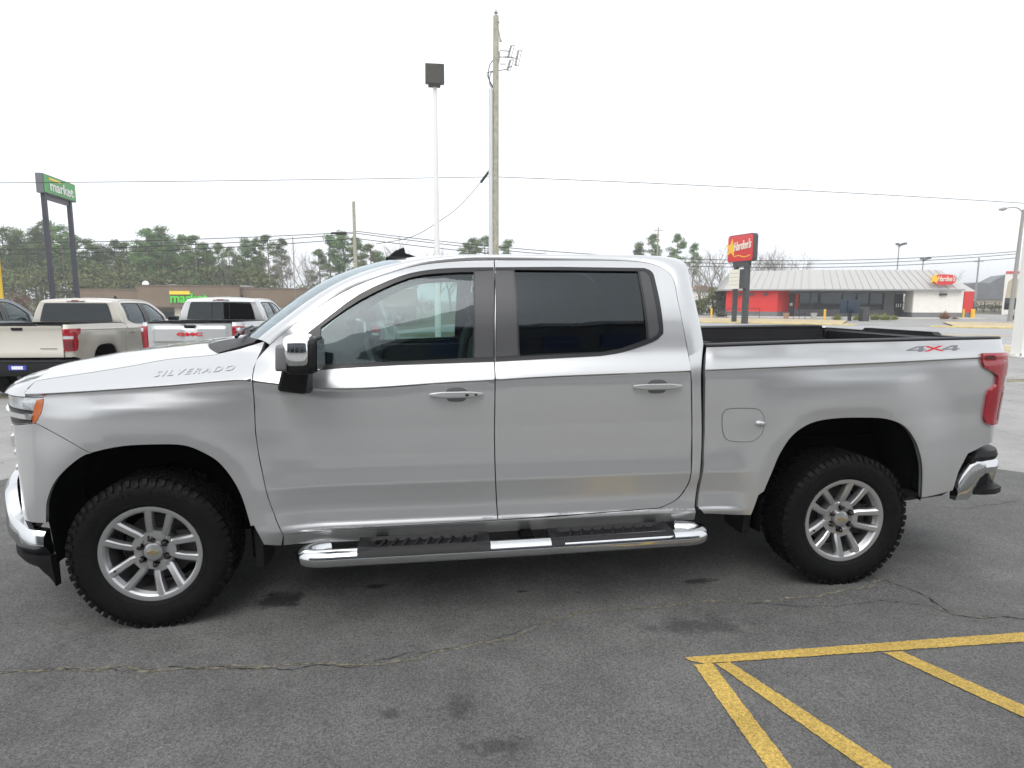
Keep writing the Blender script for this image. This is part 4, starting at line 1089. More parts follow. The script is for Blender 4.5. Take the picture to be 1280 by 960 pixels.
patch = [(-30, -3.9), (12, -3.9), (9.5, -.9), (7.6, .55), (6.6, 1.55), (3, 2.5), (-2.4, 2.2), (-2.9, .8), (-3.6, -1.6), (-30, -3.2)]
poly_sheet('shaded_lot', patch, .004, M['asphalt_shaded'])  # lot surface with the building's shade painted into its colour
# yellow parking lines
def line_poly(pts):
    r5 = random.Random(len(pts)+int(pts[0][0]*100)); d = densify(pts, .012)
    return poly_sheet('parking_line', [(x+r5.uniform(-.0028, .0028), y+r5.uniform(-.0028, .0028)) for x, y in d], .0085, M['yellow_worn'])
line_poly([(2.530, -1.573), (4.305, -1.581), (7.6, -1.595), (7.6, -1.69), (4.228, -1.660), (2.695, -1.632), (2.60, -1.632), (2.545, -1.60)])
line_poly([(2.548, -1.6345), (2.636, -1.6345), (2.623, -2.285), (2.60, -3.3), (2.50, -3.3), (2.536, -2.274)])
line_poly([(2.650, -1.638), (2.72, -1.6365), (2.973, -2.333), (3.20, -2.95), (3.09, -2.95), (2.869, -2.319)])
line_poly([(3.473, -1.6565), (3.565, -1.6575), (3.766, -2.095), (4.2, -3.05), (4.12, -3.05), (3.69, -2.15)])
# cracks with dry grass in them
def crack(pts, w_, mt, z=.0065, name='asphalt_crack'):
    rnd = random.Random(len(pts)); d = densify(pts, .02, False); mb = MB(); L_ = []; R_ = []
    ph = 0
    for i, p in enumerate(d):
        a = d[max(i-1, 0)]; c = d[min(i+1, len(d)-1)]; t = Vector((c[0]-a[0], c[1]-a[1])).normalized(); n_ = Vector((-t.y, t.x))
        ph += rnd.uniform(-.011, .011); ph *= .93; q = Vector(p)+n_*ph
        ww = w_*rnd.uniform(.15, 1.0)*(1.2 if rnd.random() < .3 else .6)
        L_.append((q.x+n_.x*ww, q.y+n_.y*ww, z)); R_.append((q.x-n_.x*ww*rnd.uniform(.3, 1), q.y-n_.y*ww*rnd.uniform(.3, 1), z))
    n = len(d); mb.add(R_+L_, [(i, i+1, n+i+1, n+i) for i in range(n-1)]); o = mb.build(name, mt, recalc=False); tag(o, kind='structure')
M['crack_tan'] = mat('dry_grass_in_crack', (.145, .133, .10), .95, noise=.6, nscale=40)
M['crack_dark'] = mat('dark_crack', (.022, .021, .02), .95, noise=.4, nscale=40)
crack([(-.522, -1.279), (-.273, -1.287), (-.009, -1.323), (.133, -1.385), (.374, -1.355), (.691, -1.385), (1.013, -1.429), (1.227, -1.405), (1.45, -1.332), (1.762, -1.301), (1.994, -1.134), (2.307, -1.09), (2.81, -1.066), (3.172, -1.086), (3.609, -1.076), (3.879, -1.011), (4.03, -.93), (3.95, -.80)], .019, M['crack_tan'])
crack([(-1.6, -1.22), (-1.0, -1.27), (-.522, -1.279)], .02, M['crack_tan'])
crack([(-.522, -1.284), (-.009, -1.328), (.374, -1.360), (1.013, -1.434), (1.45, -1.337), (1.994, -1.139)], .004, M['crack_dark'], z=.0075)
crack([(4.03, -.93), (4.101, -1.142), (4.093, -1.372), (4.432, -1.46), (4.9, -1.43), (5.6, -1.52)], .008, M['crack_dark'])
crack([(4.06, -1.20), (4.093, -1.372), (4.25, -1.42)], .009, M['crack_tan'], z=.0075)
crack([(3.1, -1.10), (3.4, -1.16), (3.8, -1.15), (4.1, -1.25)], .004, M['crack_dark'])
crack([(5.1, .5), (5.6, .2), (6.2, .3), (7.1, .0)], .005, M['crack_dark'])
# street
strip_n('grass_strip', 25.4, 30.4, 2.5, 70, M['dry_grass_green'] if 'dry_grass_green' in M else M['dry_grass'], .09, 30, 3)
strip_n('street', 31, 53.2, -160, 110, M['asphalt_road'], .008, 120, 8)
for n_ in (41.2, 41.75): strip_n('centre_line', n_, n_+.22, -150, 100, M['yellow_line'], .014, 100, 1)
for n_ in (35.2, 48.6):
    for k in range(-8, 14): strip_n('lane_dash', n_, n_+.13, k*9., k*9.+3, M['white_line'], .014, 2, 1)
def kerb(n0, a0, a1, mt, h=.12, w_=.16):
    mb = MB(); k = max(2, int((a1-a0)/4)); pts = []
    for i in range(k+1):
        for n_, hh in ((n0, -.05), (n0, h-.02), (n0+.02, h), (n0+w_, h), (n0+w_, -.05)):
            p = RN*n_+RD*(a0+(a1-a0)*i/k); pts.append((p.x, p.y, gz(p.x, p.y)+hh))
    mb.add(pts, [(i*5+j, (i+1)*5+j, (i+1)*5+j+1, i*5+j+1) for i in range(k) for j in range(4)]+[tuple(range(5)), tuple(k*5+j for j in range(5))])
    tag(mb.build('kerb', mt, ang=30), kind='structure')
kerb(25.2, 2.5, 70, M['concrete']); kerb(30.45, 2.5, 70, M['concrete']); kerb(53.3, -13, 2.2, M['kerb_yellow']); kerb(53.3, 7.0, 60, M['kerb_yellow'])
strip_n('verge', 53.5, 65, -13, 1.2, M['dry_grass'], .10, 10, 3); strip_n('verge', 53.5, 65, 8.5, 60, M['dry_grass'], .10, 20, 3)
strip_n('restaurant_lot', 53.25, 110, -22, 75, M['asphalt_old'], .012, 30, 12)
# ---------------------------------------------------------------- wood behind everything
def leafmat(name, c, var=.35):
    m = mat(name, c, .8, spec=.2); nt = m.node_tree; b = nt.nodes['Principled BSDF']; L = nt.links.new
    oi = nt.nodes.new('ShaderNodeObjectInfo'); tc = nt.nodes.new('ShaderNodeTexCoord'); n = nt.nodes.new('ShaderNodeTexNoise'); n.inputs['Scale'].default_value = .9; n.inputs['Detail'].default_value = 3
    L(tc.outputs['Object'], n.inputs['Vector'])
    a = nt.nodes.new('ShaderNodeMapRange'); a.inputs[1].default_value = .3; a.inputs[2].default_value = .7; a.inputs[3].default_value = 1-var; a.inputs[4].default_value = 1+var; L(n.outputs[0], a.inputs[0])
    r = nt.nodes.new('ShaderNodeMapRange'); r.inputs[3].default_value = .75; r.inputs[4].default_value = 1.35; L(oi.outputs['Random'], r.inputs[0])
    mu = nt.nodes.new('ShaderNodeMath'); mu.operation = 'MULTIPLY'; L(a.outputs[0], mu.inputs[0]); L(r.outputs[0], mu.inputs[1])
    v = nt.nodes.new('ShaderNodeVectorMath'); v.operation = 'SCALE'; v.inputs[0].default_value = c; L(mu.outputs[0], v.inputs['Scale'])
    h = nt.nodes.new('ShaderNodeHueSaturation'); h2 = nt.nodes.new('ShaderNodeMapRange'); h2.inputs[3].default_value = .47; h2.inputs[4].default_value = .52; L(oi.outputs['Random'], h2.inputs[0]); L(h2.outputs[0], h.inputs['Hue'])
    L(v.outputs[0], h.inputs['Color']); L(h.outputs[0], b.inputs['Base Color'])
    return m
M['pine'] = leafmat('pine_needles', (.135, .20, .078)); M['bark'] = mat('pine_bark', (.16, .125, .10), .9, noise=.3, nscale=3)
M['greybark'] = mat('grey_bark', (.24, .215, .19), .9, noise=.25, nscale=3); M['brush'] = leafmat('brush_leaves', (.10, .12, .055)); M['russet'] = leafmat('russet_twigs', (.17, .12, .085))
M['tuft'] = leafmat('ornamental_grass', (.24, .25, .09)); M['tuftred'] = leafmat('dry_ornamental_grass', (.36, .22, .12)); M['hedge'] = leafmat('olive_brush', (.12, .135, .06))
def leaf_clump(mb, rnd, c, rad, n, sz, flat=.7):
    for _ in range(n):
        d = Vector((rnd.gauss(0, 1), rnd.gauss(0, 1), rnd.gauss(0, 1)*flat)); d = d.normalized()*rad*rnd.random()**.45; d.z *= flat
        p = c+d; u = Vector((rnd.uniform(-1, 1), rnd.uniform(-1, 1), rnd.uniform(-.5, 1))).normalized(); v = u.cross(Vector((rnd.uniform(-1, 1), rnd.uniform(-1, 1), rnd.uniform(-1, 1)))).normalized()
        s = sz*rnd.uniform(.5, 1.2)
        mb.add([tuple(p-u*s*.5-v*s*.22), tuple(p+u*s*.6), tuple(p-u*s*.3+v*s*.35)], [(0, 1, 2)])
def pine_proto(seed, h, cb, spread, lean=.3, dens=1.0):
    rnd = random.Random(seed); root = empty('pine_tree'); tb = MB(); cr = MB()
    pts = []; x = y = 0
    for i in range(9):
        f = i/8; pts.append((x, y, h*f*.97)); x += rnd.uniform(-lean, lean)*.5; y += rnd.uniform(-lean, lean)*.5
    tb.tube(pts, [.20*(1-.8*i/8)*(h/17)+.03 for i in range(9)], 7)
    nb = int(26*dens)
    for k in range(nb):
        f = cb+(1-cb)*(k+rnd.random())/nb; zz = h*f; i = min(7, int(f*8)); base = Vector(pts[i]).lerp(Vector(pts[i+1]), f*8-i)
        prof = (1-((f-cb)/(1-cb)))**.6*(.45+.55*min(1, (f-cb)/(.25*(1-cb))+.2))
        r = spread*prof*rnd.uniform(.55, 1.15)+.3; a = rnd.uniform(0, 2*math.pi)
        end = base+Vector((math.cos(a)*r, math.sin(a)*r, r*rnd.uniform(.0, .45)))
        tb.tube([tuple(base), tuple(base.lerp(end, .5)+Vector((0, 0, -.1))), tuple(end)], [.06, .045, .02], 4, caps=False)
        leaf_clump(cr, rnd, end, rnd.uniform(.75, 1.25)*(.6+.12*spread), int(150*dens), .31)
        if rnd.random() < .7: leaf_clump(cr, rnd, base.lerp(end, .6)+Vector((0, 0, .25)), rnd.uniform(.5, .9), int(90*dens), .29)
    leaf_clump(cr, rnd, Vector(pts[-1]), .9, 130, .28)
    for k in range(5):
        f = rnd.uniform(cb*.5, cb); i = min(7, int(f*8)); base = Vector(pts[i]); a = rnd.uniform(0, 6.3); e = base+Vector((math.cos(a)*1.1, math.sin(a)*1.1, .2)); tb.tube([tuple(base), tuple(e)], [.04, .012], 4, caps=False)
    cr.build('crown', M['pine'], root, recalc=False); tb.build('trunk', M['bark'], root, recalc=False)
    return root
def bare_proto(seed, h, name='bare_tree', mt='greybark', twig=1.0):
    rnd = random.Random(seed); root = empty(name); tb = MB(); br = MB()
    def grow(p, d, L_, r, lvl, mb):
        n = 4; pts = [tuple(p)]; q = Vector(p); dd = d.copy()
        for i in range(n):
            dd = (dd+Vector((rnd.uniform(-.18, .18), rnd.uniform(-.18, .18), rnd.uniform(-.05, .14)))).normalized(); q = q+dd*L_/n; pts.append(tuple(q))
        mb.tube(pts, [r*(1-.55*i/n) for i in range(n+1)], 6 if lvl == 0 else (4 if lvl < 3 else 3), caps=False)
        if lvl >= 4: return
        kids = (5, 4, 4, 4)[lvl]
        for k in range(kids):
            f = rnd.uniform(.35, 1.0) if k else 1.0; i = min(n-1, int(f*n)); b = Vector(pts[i]).lerp(Vector(pts[i+1]), f*n-i)
            a = rnd.uniform(0, 6.28); sp = rnd.uniform(.35, .85); side = Vector((math.cos(a), math.sin(a), 0)); side = (side-dd*side.dot(dd)).normalized()
            grow(b, (dd*math.cos(sp)+side*math.sin(sp)+Vector((0, 0, .15))).normalized(), L_*rnd.uniform(.5, .72), r*.5, lvl+1, br)
    grow(Vector((0, 0, 0)), Vector((0, 0, 1)), h*.42, h*.013, 0, tb)
    tb.build('trunk', M[mt], root, recalc=False); br.build('crown', M[mt], root, recalc=False)
    return root
def put(proto, first, loc, rz, sc, label, cat, group):
    o = proto if first else copy_tree(proto)
    o.location = loc; o.rotation_euler = (0, 0, rz); o.scale = (sc[0], sc[0], sc[1]); tag(o, label, cat, group); return o
PH = [(16, .42, 2.9), (17, .52, 2.4), (15, .36, 3.2), (18, .58, 2.7), (14, .45, 2.1), (15, .30, 3.4)]
pp = [pine_proto(11+i, h, cb, sp) for i, (h, cb, sp) in enumerate(PH)]
used = [False]*6
rnd = random.Random(5)
def top_h(px):        # crown line of the pine wood, as seen over the market
    return lut([(-60, 285), (0, 284), (30, 284), (58, 275), (80, 279), (110, 296), (140, 299), (155, 300), (180, 286), (200, 283), (215, 292), (240, 293), (262, 300), (280, 306), (300, 298), (318, 297), (335, 293), (352, 296), (362, 318), (385, 312), (400, 305), (415, 292), (430, 290), (452, 298), (470, 303), (480, 310)], px)
def plant(px, py, Y, k, lab, sx=1.0, group='pines in the wood behind the market', sway=0):
    p = at(px, py, Y=Y); g0 = gz(p.x, Y); h = p.z-g0; k = k % 6
    put(pp[k], not used[k], (p.x, Y, g0), rnd.uniform(0, 6.28), (h/PH[k][0]*sx, h/PH[k][0]), lab, 'pine tree', group); used[k] = True
LB = 'tall green pine standing in the wood behind the brown market building'
for i, (px, dy) in enumerate([(-45, 0), (-22, 4), (2, 0), (22, 3), (42, 2), (58, 0), (76, 2), (92, 8), (110, 3), (128, 8), (142, 0), (158, 4), (172, 9), (184, 0), (198, 0), (212, 4), (228, 0), (243, 0), (257, 5), (272, 0), (286, 5), (302, 0), (318, 0), (334, 0), (350, 2), (399, 6), (413, 0), (428, 0), (446, 0), (462, 4), (474, 8)]):
    plant(px, top_h(px)+dy, 124+(i*37) % 17, i*5+1, LB, 1.0 if 262 > px or px > 390 else .8)
for i in range(44):
    px = -40+i*8.4+rnd.uniform(-4, 4)
    if 352 < px: continue
    plant(px, top_h(px)+rnd.uniform(16, 34), 138+(i*29) % 22, i*7+3, 'shorter green pine half hidden in the wood behind the brown market building', 1.25, 'lower pines filling the wood')
for px, py, Y, sx in ((606, 295, 150, 1.1), (634, 300, 150, 1.1), (592, 297, 155, 1.0), (582, 303, 160, .9)):
    plant(px, py, Y, 2 if px < 600 else 5, 'distant rounded pine just above the cab roof beside the wooden utility pole', sx, 'distant pines above the cab roof')
for i, (px, py, Y, sx) in enumerate(((817, 291, 120, .85), (847, 292, 118, .9), (803, 303, 128, .9), (868, 303, 120, .8))):
    plant(px, py, Y, (1, 3, 4, 1)[i], ['tall thin pine left of a broader one just above the rear cab corner', 'tall pine with open crown just left of the red restaurant pylon sign', 'short pine left of the tall thin pine above the cab corner', 'small pine half behind its taller neighbour near the red pylon sign'][i], sx, 'pines beyond the restaurant')
bp_ = [bare_proto(31, 11), bare_proto(37, 13), bare_proto(41, 9)]; usedb = [False]*3; BH = [11*.98, 13*.98, 9*.98]
def plantb(px, py, Y, k, lab, sx=1, group='bare winter trees'):
    p = at(px, py, Y=Y); g0 = gz(p.x, Y); h = (p.z-g0)*1.02; k %= 3
    put(bp_[k], not usedb[k], (p.x, Y, g0), rnd.uniform(0, 6.28), (h/BH[k]*sx, h/BH[k]), lab, 'bare tree', group); usedb[k] = True
for i, (px, py) in enumerate(((366, 304), (378, 300), (391, 306), (352, 312), (283, 310), (160, 308), (262, 330), (225, 340))): plantb(px, py, 118+i*2, i, 'leafless grey tree among the pines behind the brown market', .9, 'leafless trees among the pines')
for i, (px, py) in enumerate(((500, 296), (514, 298), (528, 300), (545, 306), (562, 306), (650, 306), (668, 309), (682, 307), (488, 303))): plantb(px, py, 150+i*3, i+1, 'distant leafless tree showing low above the silver cab roof', 1.5, 'leafless trees above the cab roof')
for i, (px, py, Y) in enumerate(((884, 303, 84), (897, 300, 88), (908, 306, 92), (947, 306, 96), (958, 302, 95), (972, 302, 98), (985, 304, 96), (995, 312, 100), (935, 312, 100), (872, 330, 80), (1200, 336, 150), (1180, 340, 155))):
    plantb(px, py, Y, i, 'leafless tree behind the grey roofed restaurant' if px > 910 else 'leafless tree left of the red pylon sign', 1.15, 'leafless trees by the restaurant')
# low brush as one mass behind the buildings
def brush_mass(name, spots, mt, label, size=.5, n=60):
    mb = MB(); r2 = random.Random(9)
    for (x, y, z, rad) in spots: leaf_clump(mb, r2, Vector((x, y, z+rad*.5)), rad, n, size, .8)
    o = mb.build(name, mt, recalc=False); tag(o, label, 'brush', kind='stuff'); return o
sp_ = []
for i in range(560):
    px = rnd.uniform(-60, 480); Y = rnd.uniform(112, 150); p = at(px, 360, Y=Y); sp_.append((p.x, Y, gz(p.x, Y)+rnd.uniform(0, 8.5)*(1 if px < 350 else .6), rnd.uniform(1.2, 2.4)))
brush_mass('undergrowth', sp_, M['hedge'], 'dense olive undergrowth filling the wood behind the market', .6, 60)
sp_ = []
for i in range(120):
    px = rnd.uniform(480, 1290); Y = rnd.uniform(150, 190); p = at(px, 340, Y=Y); h_ = rnd.uniform(0, 3.5) if px < 905 or px > 1150 else rnd.uniform(0, 2.5); sp_.append((p.x, Y, gz(p.x, Y)+h_, rnd.uniform(1.5, 2.6)))
brush_mass('far_wood', sp_, M['russet'], 'far brown and olive wood low on the horizon', .7, 50)
sp_ = []
for i in range(46):
    px = rnd.uniform(868, 908); Y = rnd.uniform(72, 80); p = at(px, 380, Y=Y); sp_.append((p.x, Y, gz(p.x, Y)+rnd.uniform(0, 2.6)*(.3+.7*(px-862)/46 if px < 884 else 1), rnd.uniform(.7, 1.3)))
brush_mass('roadside_brush', sp_, M['hedge'], 'green and olive brush left of the red restaurant wall', .32, 90)
sp_ = []
for i in range(14):
    px = rnd.uniform(8, 42); Y = 84; p = at(px, 385, Y=Y); sp_.append((p.x, Y, gz(p.x, Y)+rnd.uniform(.5, 3.6), rnd.uniform(.8, 1.3)))
brush_mass('brown_brush', sp_, M['russet'], 'bare brown brush above the tan truck bed', .3, 110)
# ---------------------------------------------------------------- market building
M['brownwall'] = mat('brown_stucco', (.20, .150, .108), .9, noise=.08, nscale=.6); M['browntrim'] = mat('brown_coping', (.15, .115, .09), .7)
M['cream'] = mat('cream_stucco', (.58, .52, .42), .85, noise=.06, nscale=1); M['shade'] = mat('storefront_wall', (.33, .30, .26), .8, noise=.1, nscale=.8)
M['storeglass'] = glass('storefront_glass', (.10, .12, .13), 1.7); M['greensign'] = mat('green_letters', (.10, .62, .06), .4); M['yellowsign'] = mat('yellow_sign_strip', (.85, .62, .05), .4)
M['signgrey'] = mat('sign_cabinet_grey', (.13, .13, .14), .6); M['white'] = mat('white_paint', (.78, .78, .75), .45); M['darkpost'] = mat('dark_painted_steel', (.030, .028, .045), .45); M['galv'] = mat('galvanised_steel', (.36, .37, .37), .45, .5, noise=.15)
MY = 85.0
def X_(px, Y): return at(px, 374, Y=Y).x
def Z_(px, py, Y): return at(px, py, Y=Y).z
mk = empty('market_building', (X_(230, MY), MY, gz(-25, MY)))
def child(mb, name, m_, parent, **k):      # build in world coordinates, then hang under the thing
    o = mb.build(name, m_, None, **k); o.parent = parent; o.matrix_parent_inverse = Matrix.Translation(parent.location).inverted() if parent.parent is None else Matrix.Identity(4)
    if parent.parent is not None or parent.type == 'MESH': o.matrix_parent_inverse = Matrix.Identity(4); o.location = (0, 0, 0)
    if parent.type == 'EMPTY': o.matrix_parent_inverse = (Matrix.Translation(parent.location) @ parent.rotation_euler.to_matrix().to_4x4()).inverted()
    return o
g0 = gz(-30, MY)-.3
zs_ = Z_(240, 384, MY)
for x0, x1, ty, dy in ((98, 172, 362.8, .5), (172, 300, 357.8, 0), (300, 520, 361.2, .6)):
    mb = MB(); a, b = X_(x0, MY), X_(x1, MY)-.01; zt = Z_(240, ty, MY)
    mb.box(a, b, MY+dy, MY+26, zs_, zt); child(mb, 'parapet_wall', M['brownwall'], mk)
    mb = MB(); mb.box(a-.02, b+.0, MY+dy-.08, MY+dy+.3, zt+.003, zt+.16); mb.box(a, b, MY+dy-.05, MY+dy-.002, zs_-.02, zs_+.14); child(mb, 'coping', M['browntrim'], mk)
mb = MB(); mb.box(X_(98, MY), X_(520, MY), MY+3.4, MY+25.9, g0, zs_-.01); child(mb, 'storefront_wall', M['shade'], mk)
for c in range(6):
    px = (118, 166, 219, 262, 310, 352)[c]; mb = MB(); xx = X_(px, MY); mb.box(xx-.42, xx+.42, MY+.7, MY+1.5, g0, zs_-.012); child(mb, 'column', M['cream'], mk)
for px0, px1 in ((122, 140), (144, 160), (170, 182), (186, 204), (230, 256), (270, 300), (318, 340), (344, 366), (372, 395)):
    mb = MB(); mb.box(X_(px0, MY), X_(px1, MY), MY+3.33, MY+3.38, g0+.4, zs_-.6); w_ = child(mb, 'shop_window', M['storeglass'], mk)
mb = MB(); rr_ = []
mb.box(X_(190, MY), X_(198, MY), MY+6, MY+8, Z_(190, 357, MY), Z_(190, 354.5, MY)+.0); child(mb, 'roof_unit', M['white'], mk)
mb = MB(); mb.box(X_(286, MY), X_(299, MY), MY+5, MY+8, Z_(190, 359, MY), Z_(190, 355.2, MY)); child(mb, 'roof_unit', M['galv'], mk)
mb = MB(); mb.box(X_(316, MY), X_(325, MY), MY+5, MY+8, Z_(190, 362, MY), Z_(190, 358.6, MY)); child(mb, 'roof_unit', M['white'], mk)
mb = MB(); c = at(182, 355.5, Y=MY+5); mb.tube([tuple(c+Vector((0, 0, -.5))), tuple(c+Vector((0, .2, 0))), tuple(c+Vector((.05, -.15, .1)))], [.06, .30, .42], 14); child(mb, 'satellite_dish', M['white'], mk)
tag(mk, 'long low brown stucco market building with cream columns and green lettering beyond the parked trucks', 'store')
def sign_text(parent, name, s, px0, px1, pyb, pyt, Y, mt, depth=.15, **k):
    mb = MB(); a = at(px0, pyb, Y=Y); b = at(px1, pyb, Y=Y); c = at(px0, pyt, Y=Y)
    text_on(mb, s, a, (1, 0, 0), (0, 0, 1), (0, -1, 0), b.x-a.x, c.z-a.z, depth, **k); return child(mb, name, mt, parent)
sign_text(mk, 'green_lettering', 'market', 213.5, 260, 378.5, 366, MY-.02, M['greensign'], bold=.03)
mb = MB(); mb.box(X_(213, MY), X_(238.5, MY), MY-.25, MY-.03, Z_(240, 368.2, MY), Z_(240, 363.8, MY)); ys_ = child(mb, 'yellow_sign_strip', M['yellowsign'], mk)
# ---------------------------------------------------------------- pylon sign (market)
M['greenpanel'] = mat('green_sign_panel', (.05, .33, .06), .35, noise=.06, nscale=1)
PYL = at(75, 300, Y=44)
ps = empty('pylon_sign', (PYL.x, 44, gz(PYL.x, 44)))
# the face is a plane turned to the right; find its two ends on rays
A_ = at(54.5, 232, Y=43.0); B_ = at(94.5, 240, Y=47.6)
dv = Vector((B_.x-A_.x, B_.y-A_.y, 0)); Lf = dv.length; dv.normalize(); nv = Vector((dv.y, -dv.x, 0))
zt = Z_(54.5, 216, 43.0); zb = Z_(54.5, 240.5, 43.0)
def obox(mb, o, u, n, l0, l1, d0, d1, z0, z1, mi=0):     # box in the sign's own frame
    c = [(l0, d0), (l1, d0), (l1, d1), (l0, d1)]
    mb.hexa([tuple(Vector((o.x, o.y, 0))+u*a-n*b+Vector((0, 0, z0))) for a, b in c]+[tuple(Vector((o.x, o.y, 0))+u*a-n*b+Vector((0, 0, z1))) for a, b in c], mi)
mb = MB(); obox(mb, A_, dv, nv, 0, Lf, .02, .45, zb, zt); child(mb, 'cabinet', M['signgrey'], ps)
mb = MB(); obox(mb, A_, dv, nv, .06, Lf-.06, -.02, .015, zb+.06, zt-.06); pf = child(mb, 'sign_panel', M['greenpanel'], ps)
mb = MB(); O_ = A_+dv*(Lf*.17); text_on(mb, 'market', (O_.x+nv.x*.03, O_.y+nv.y*.03, zb+.30*(zt-zb)*.62), dv, (0, 0, 1), nv, Lf*.72, (zt-zb)*.56, .03, bold=.02); child(mb, 'white_lettering', M['white'], ps)
mb = MB(); obox(mb, A_, dv, nv, Lf*.16, Lf*.50, -.05, -.025, zb+.74*(zt-zb), zb+.87*(zt-zb)); child(mb, 'orange_strip', M['yellowsign'], ps)
for f in (.06, .84):
    mb = MB(); obox(mb, A_, dv, nv, Lf*f, Lf*f+.26, .10, .36, gz(A_.x, 44)-.3, zb+.05); child(mb, 'post', M['darkpost'], ps)
mb = MB(); obox(mb, A_, dv, nv, Lf*.06+.3, Lf*.84, .2, .44, zb-.32, zb-.004); child(mb, 'cross_beam', M['signgrey'], ps)
mb = MB(); obox(mb, A_, dv, nv, Lf*.06+.3, Lf*.84, .28, .34, 2.0, 2.08); child(mb, 'tie_rod', M['darkpost'], ps)
tag(ps, 'tall green pylon sign reading market on two dark posts above the parked trucks', 'sign')
# yellow pole at the left edge
mb = MB(); yp = at(-1, 350, Y=40); mb.tube([(yp.x, 40, gz(yp.x, 40)), (yp.x, 40, Z_(0, 322, 40))], .14, 10)
tag(mb.build('sign_pole', mat('yellow_pole_paint', (.7, .48, .03), .5)), 'yellow pole cut by the left edge above the dark pickup', 'pole')
# ---------------------------------------------------------------- restaurant
M['redwall'] = mat('red_stucco', (.62, .035, .03), .75, noise=.05, nscale=1); M['greybase'] = mat('grey_base', (.17, .17, .175), .8, noise=.08, nscale=1); M['whitewall'] = mat('cream_brick', (.78, .75, .70), .85, noise=.04, nscale=2)
def metalroof():
    m = mat('standing_seam_roof', (.45, .445, .43), .6, .0); nt = m.node_tree; b = nt.nodes['Principled BSDF']; tc = nt.nodes.new('ShaderNodeTexCoord'); wv = nt.nodes.new('ShaderNodeTexWave'); wv.inputs['Scale'].default_value = 1.1; wv.wave_profile = 'SAW'
    bu = nt.nodes.new('ShaderNodeBump'); bu.inputs['Strength'].default_value = .15; bu.inputs['Distance'].default_value = .02; nt.links.new(tc.outputs['Object'], wv.inputs['Vector']); nt.links.new(wv.outputs[0], bu.inputs['Height']); nt.links.new(bu.outputs[0], b.inputs['Normal']); return m
M['metalroof'] = metalroof(); M['soffit'] = mat('soffit', (.45, .43, .39), .8); M['darkframe'] = mat('dark_window_frame', (.035, .035, .04), .4)
RY = 60.0
e0 = at(905, 360, Y=66); e1 = at(1022, 361, Y=60); e2 = at(1205.5, 361, Y=57.5); ze = e1.z
gR = gz(45, 60)+.012
rs = empty('restaurant_building', ((e0.x+e2.x)/2, 62, gR))
def P2(p): return Vector((p.x, p.y, 0))
ea, eb, ec = P2(e0), P2(e1), P2(e2)
ed_ = ec+Vector((2.2, 14, 0)); ee = ea+Vector((3.0, 9, 0))
foot = [ea, eb, ec, ed_, ee]
def inset_pt(i, d):
    n = len(foot); a, b, c = foot[i-1], foot[i], foot[(i+1) % n]; u = (b-a).normalized(); v = (c-b).normalized(); n1 = Vector((-u.y, u.x, 0)); n2 = Vector((-v.y, v.x, 0)); m_ = (n1+n2); m_ = m_/m_.length; return b+m_*d/max(.4, m_.dot(n1))
zr = at(1022, 337.3, Y=61.5).z
up_ = [inset_pt(i, 1.6) for i in range(5)]
mb = MB(); lowz = ze; 
fo_ = [inset_pt(i, -.0) for i in range(5)]
for i in range(5):
    a, b = foot[i], foot[(i+1) % 5]; c, d = up_[(i+1) % 5], up_[i]
    mb.add([(a.x, a.y, ze), (b.x, b.y, ze), (c.x, c.y, zr), (d.x, d.y, zr)], [(0, 1, 2, 3)])
    L_ = (b-a).length; n_ = max(2, int(L_/.8))       # standing seams
    for k in range(1, n_):
        f = k/n_; q0 = a.lerp(b, f); q1 = d.lerp(c, f); t = (b-a).normalized()*.007
        nrm = Vector((t.y, -t.x, 0)).normalized()*.05+Vector((0, 0, .04))
        p0 = Vector((q0.x, q0.y, ze)); p1 = Vector((q1.x, q1.y, zr))
        mb.hexa([tuple(p0-t), tuple(p0+t), tuple(p0+t+nrm), tuple(p0-t+nrm), tuple(p1-t), tuple(p1+t), tuple(p1+t+nrm), tuple(p1-t+nrm)])
mb.add([(p.x, p.y, zr) for p in up_], [tuple(range(5))])
child(mb, 'roof', M['metalroof'], rs, ang=15)
mb = MB()
for i in range(5):
    a, b = inset_pt(i, -.06), inset_pt((i+1) % 5, -.06); c, d = inset_pt((i+1) % 5, .0), inset_pt(i, .0)
    mb.hexa([(a.x, a.y, ze-.16), (b.x, b.y, ze-.16), (c.x, c.y, ze-.16), (d.x, d.y, ze-.16), (a.x, a.y, ze-.003), (b.x, b.y, ze-.003), (c.x, c.y, ze-.003), (d.x, d.y, ze-.003)])
child(mb, 'fascia', M['galv'], rs, ang=15)
mb = MB(); q = [inset_pt(i, .02) for i in range(5)]; mb.add([(p.x, p.y, ze-.12) for p in q], [tuple(range(5))]); child(mb, 'soffit', M['soffit'], rs)
def wallseg(name, pa, pb, z0, z1, mt, th=.25, off=0):     # a wall from plan point a to b, thickness backwards
    t = (pb-pa).normalized(); n_ = Vector((t.y, -t.x, 0)); a = pa+n_*off; b = pb+n_*off; c = b-n_*th; d = a-n_*th
    mb = MB(); mb.hexa([(a.x, a.y, z0), (b.x, b.y, z0), (c.x, c.y, z0), (d.x, d.y, z0), (a.x, a.y, z1), (b.x, b.y, z1), (c.x, c.y, z1), (d.x, d.y, z1)]); return child(mb, name, mt, rs)
def onray(px, pa, pb):      # where the line pa-pb is seen at pixel column px
    d = at(px, 374, Y=60)-CAMC; t = pb-pa; den = d.x*t.y-d.y*t.x; k = ((pa.x-CAMC.x)*t.y-(pa.y-CAMC.y)*t.x)/den; return Vector((CAMC.x+d.x*k, CAMC.y+d.y*k, 0))
zw = ze-.125
off_in = .45
wa, wb, wc = inset_pt(0, off_in), inset_pt(1, off_in), inset_pt(2, off_in)
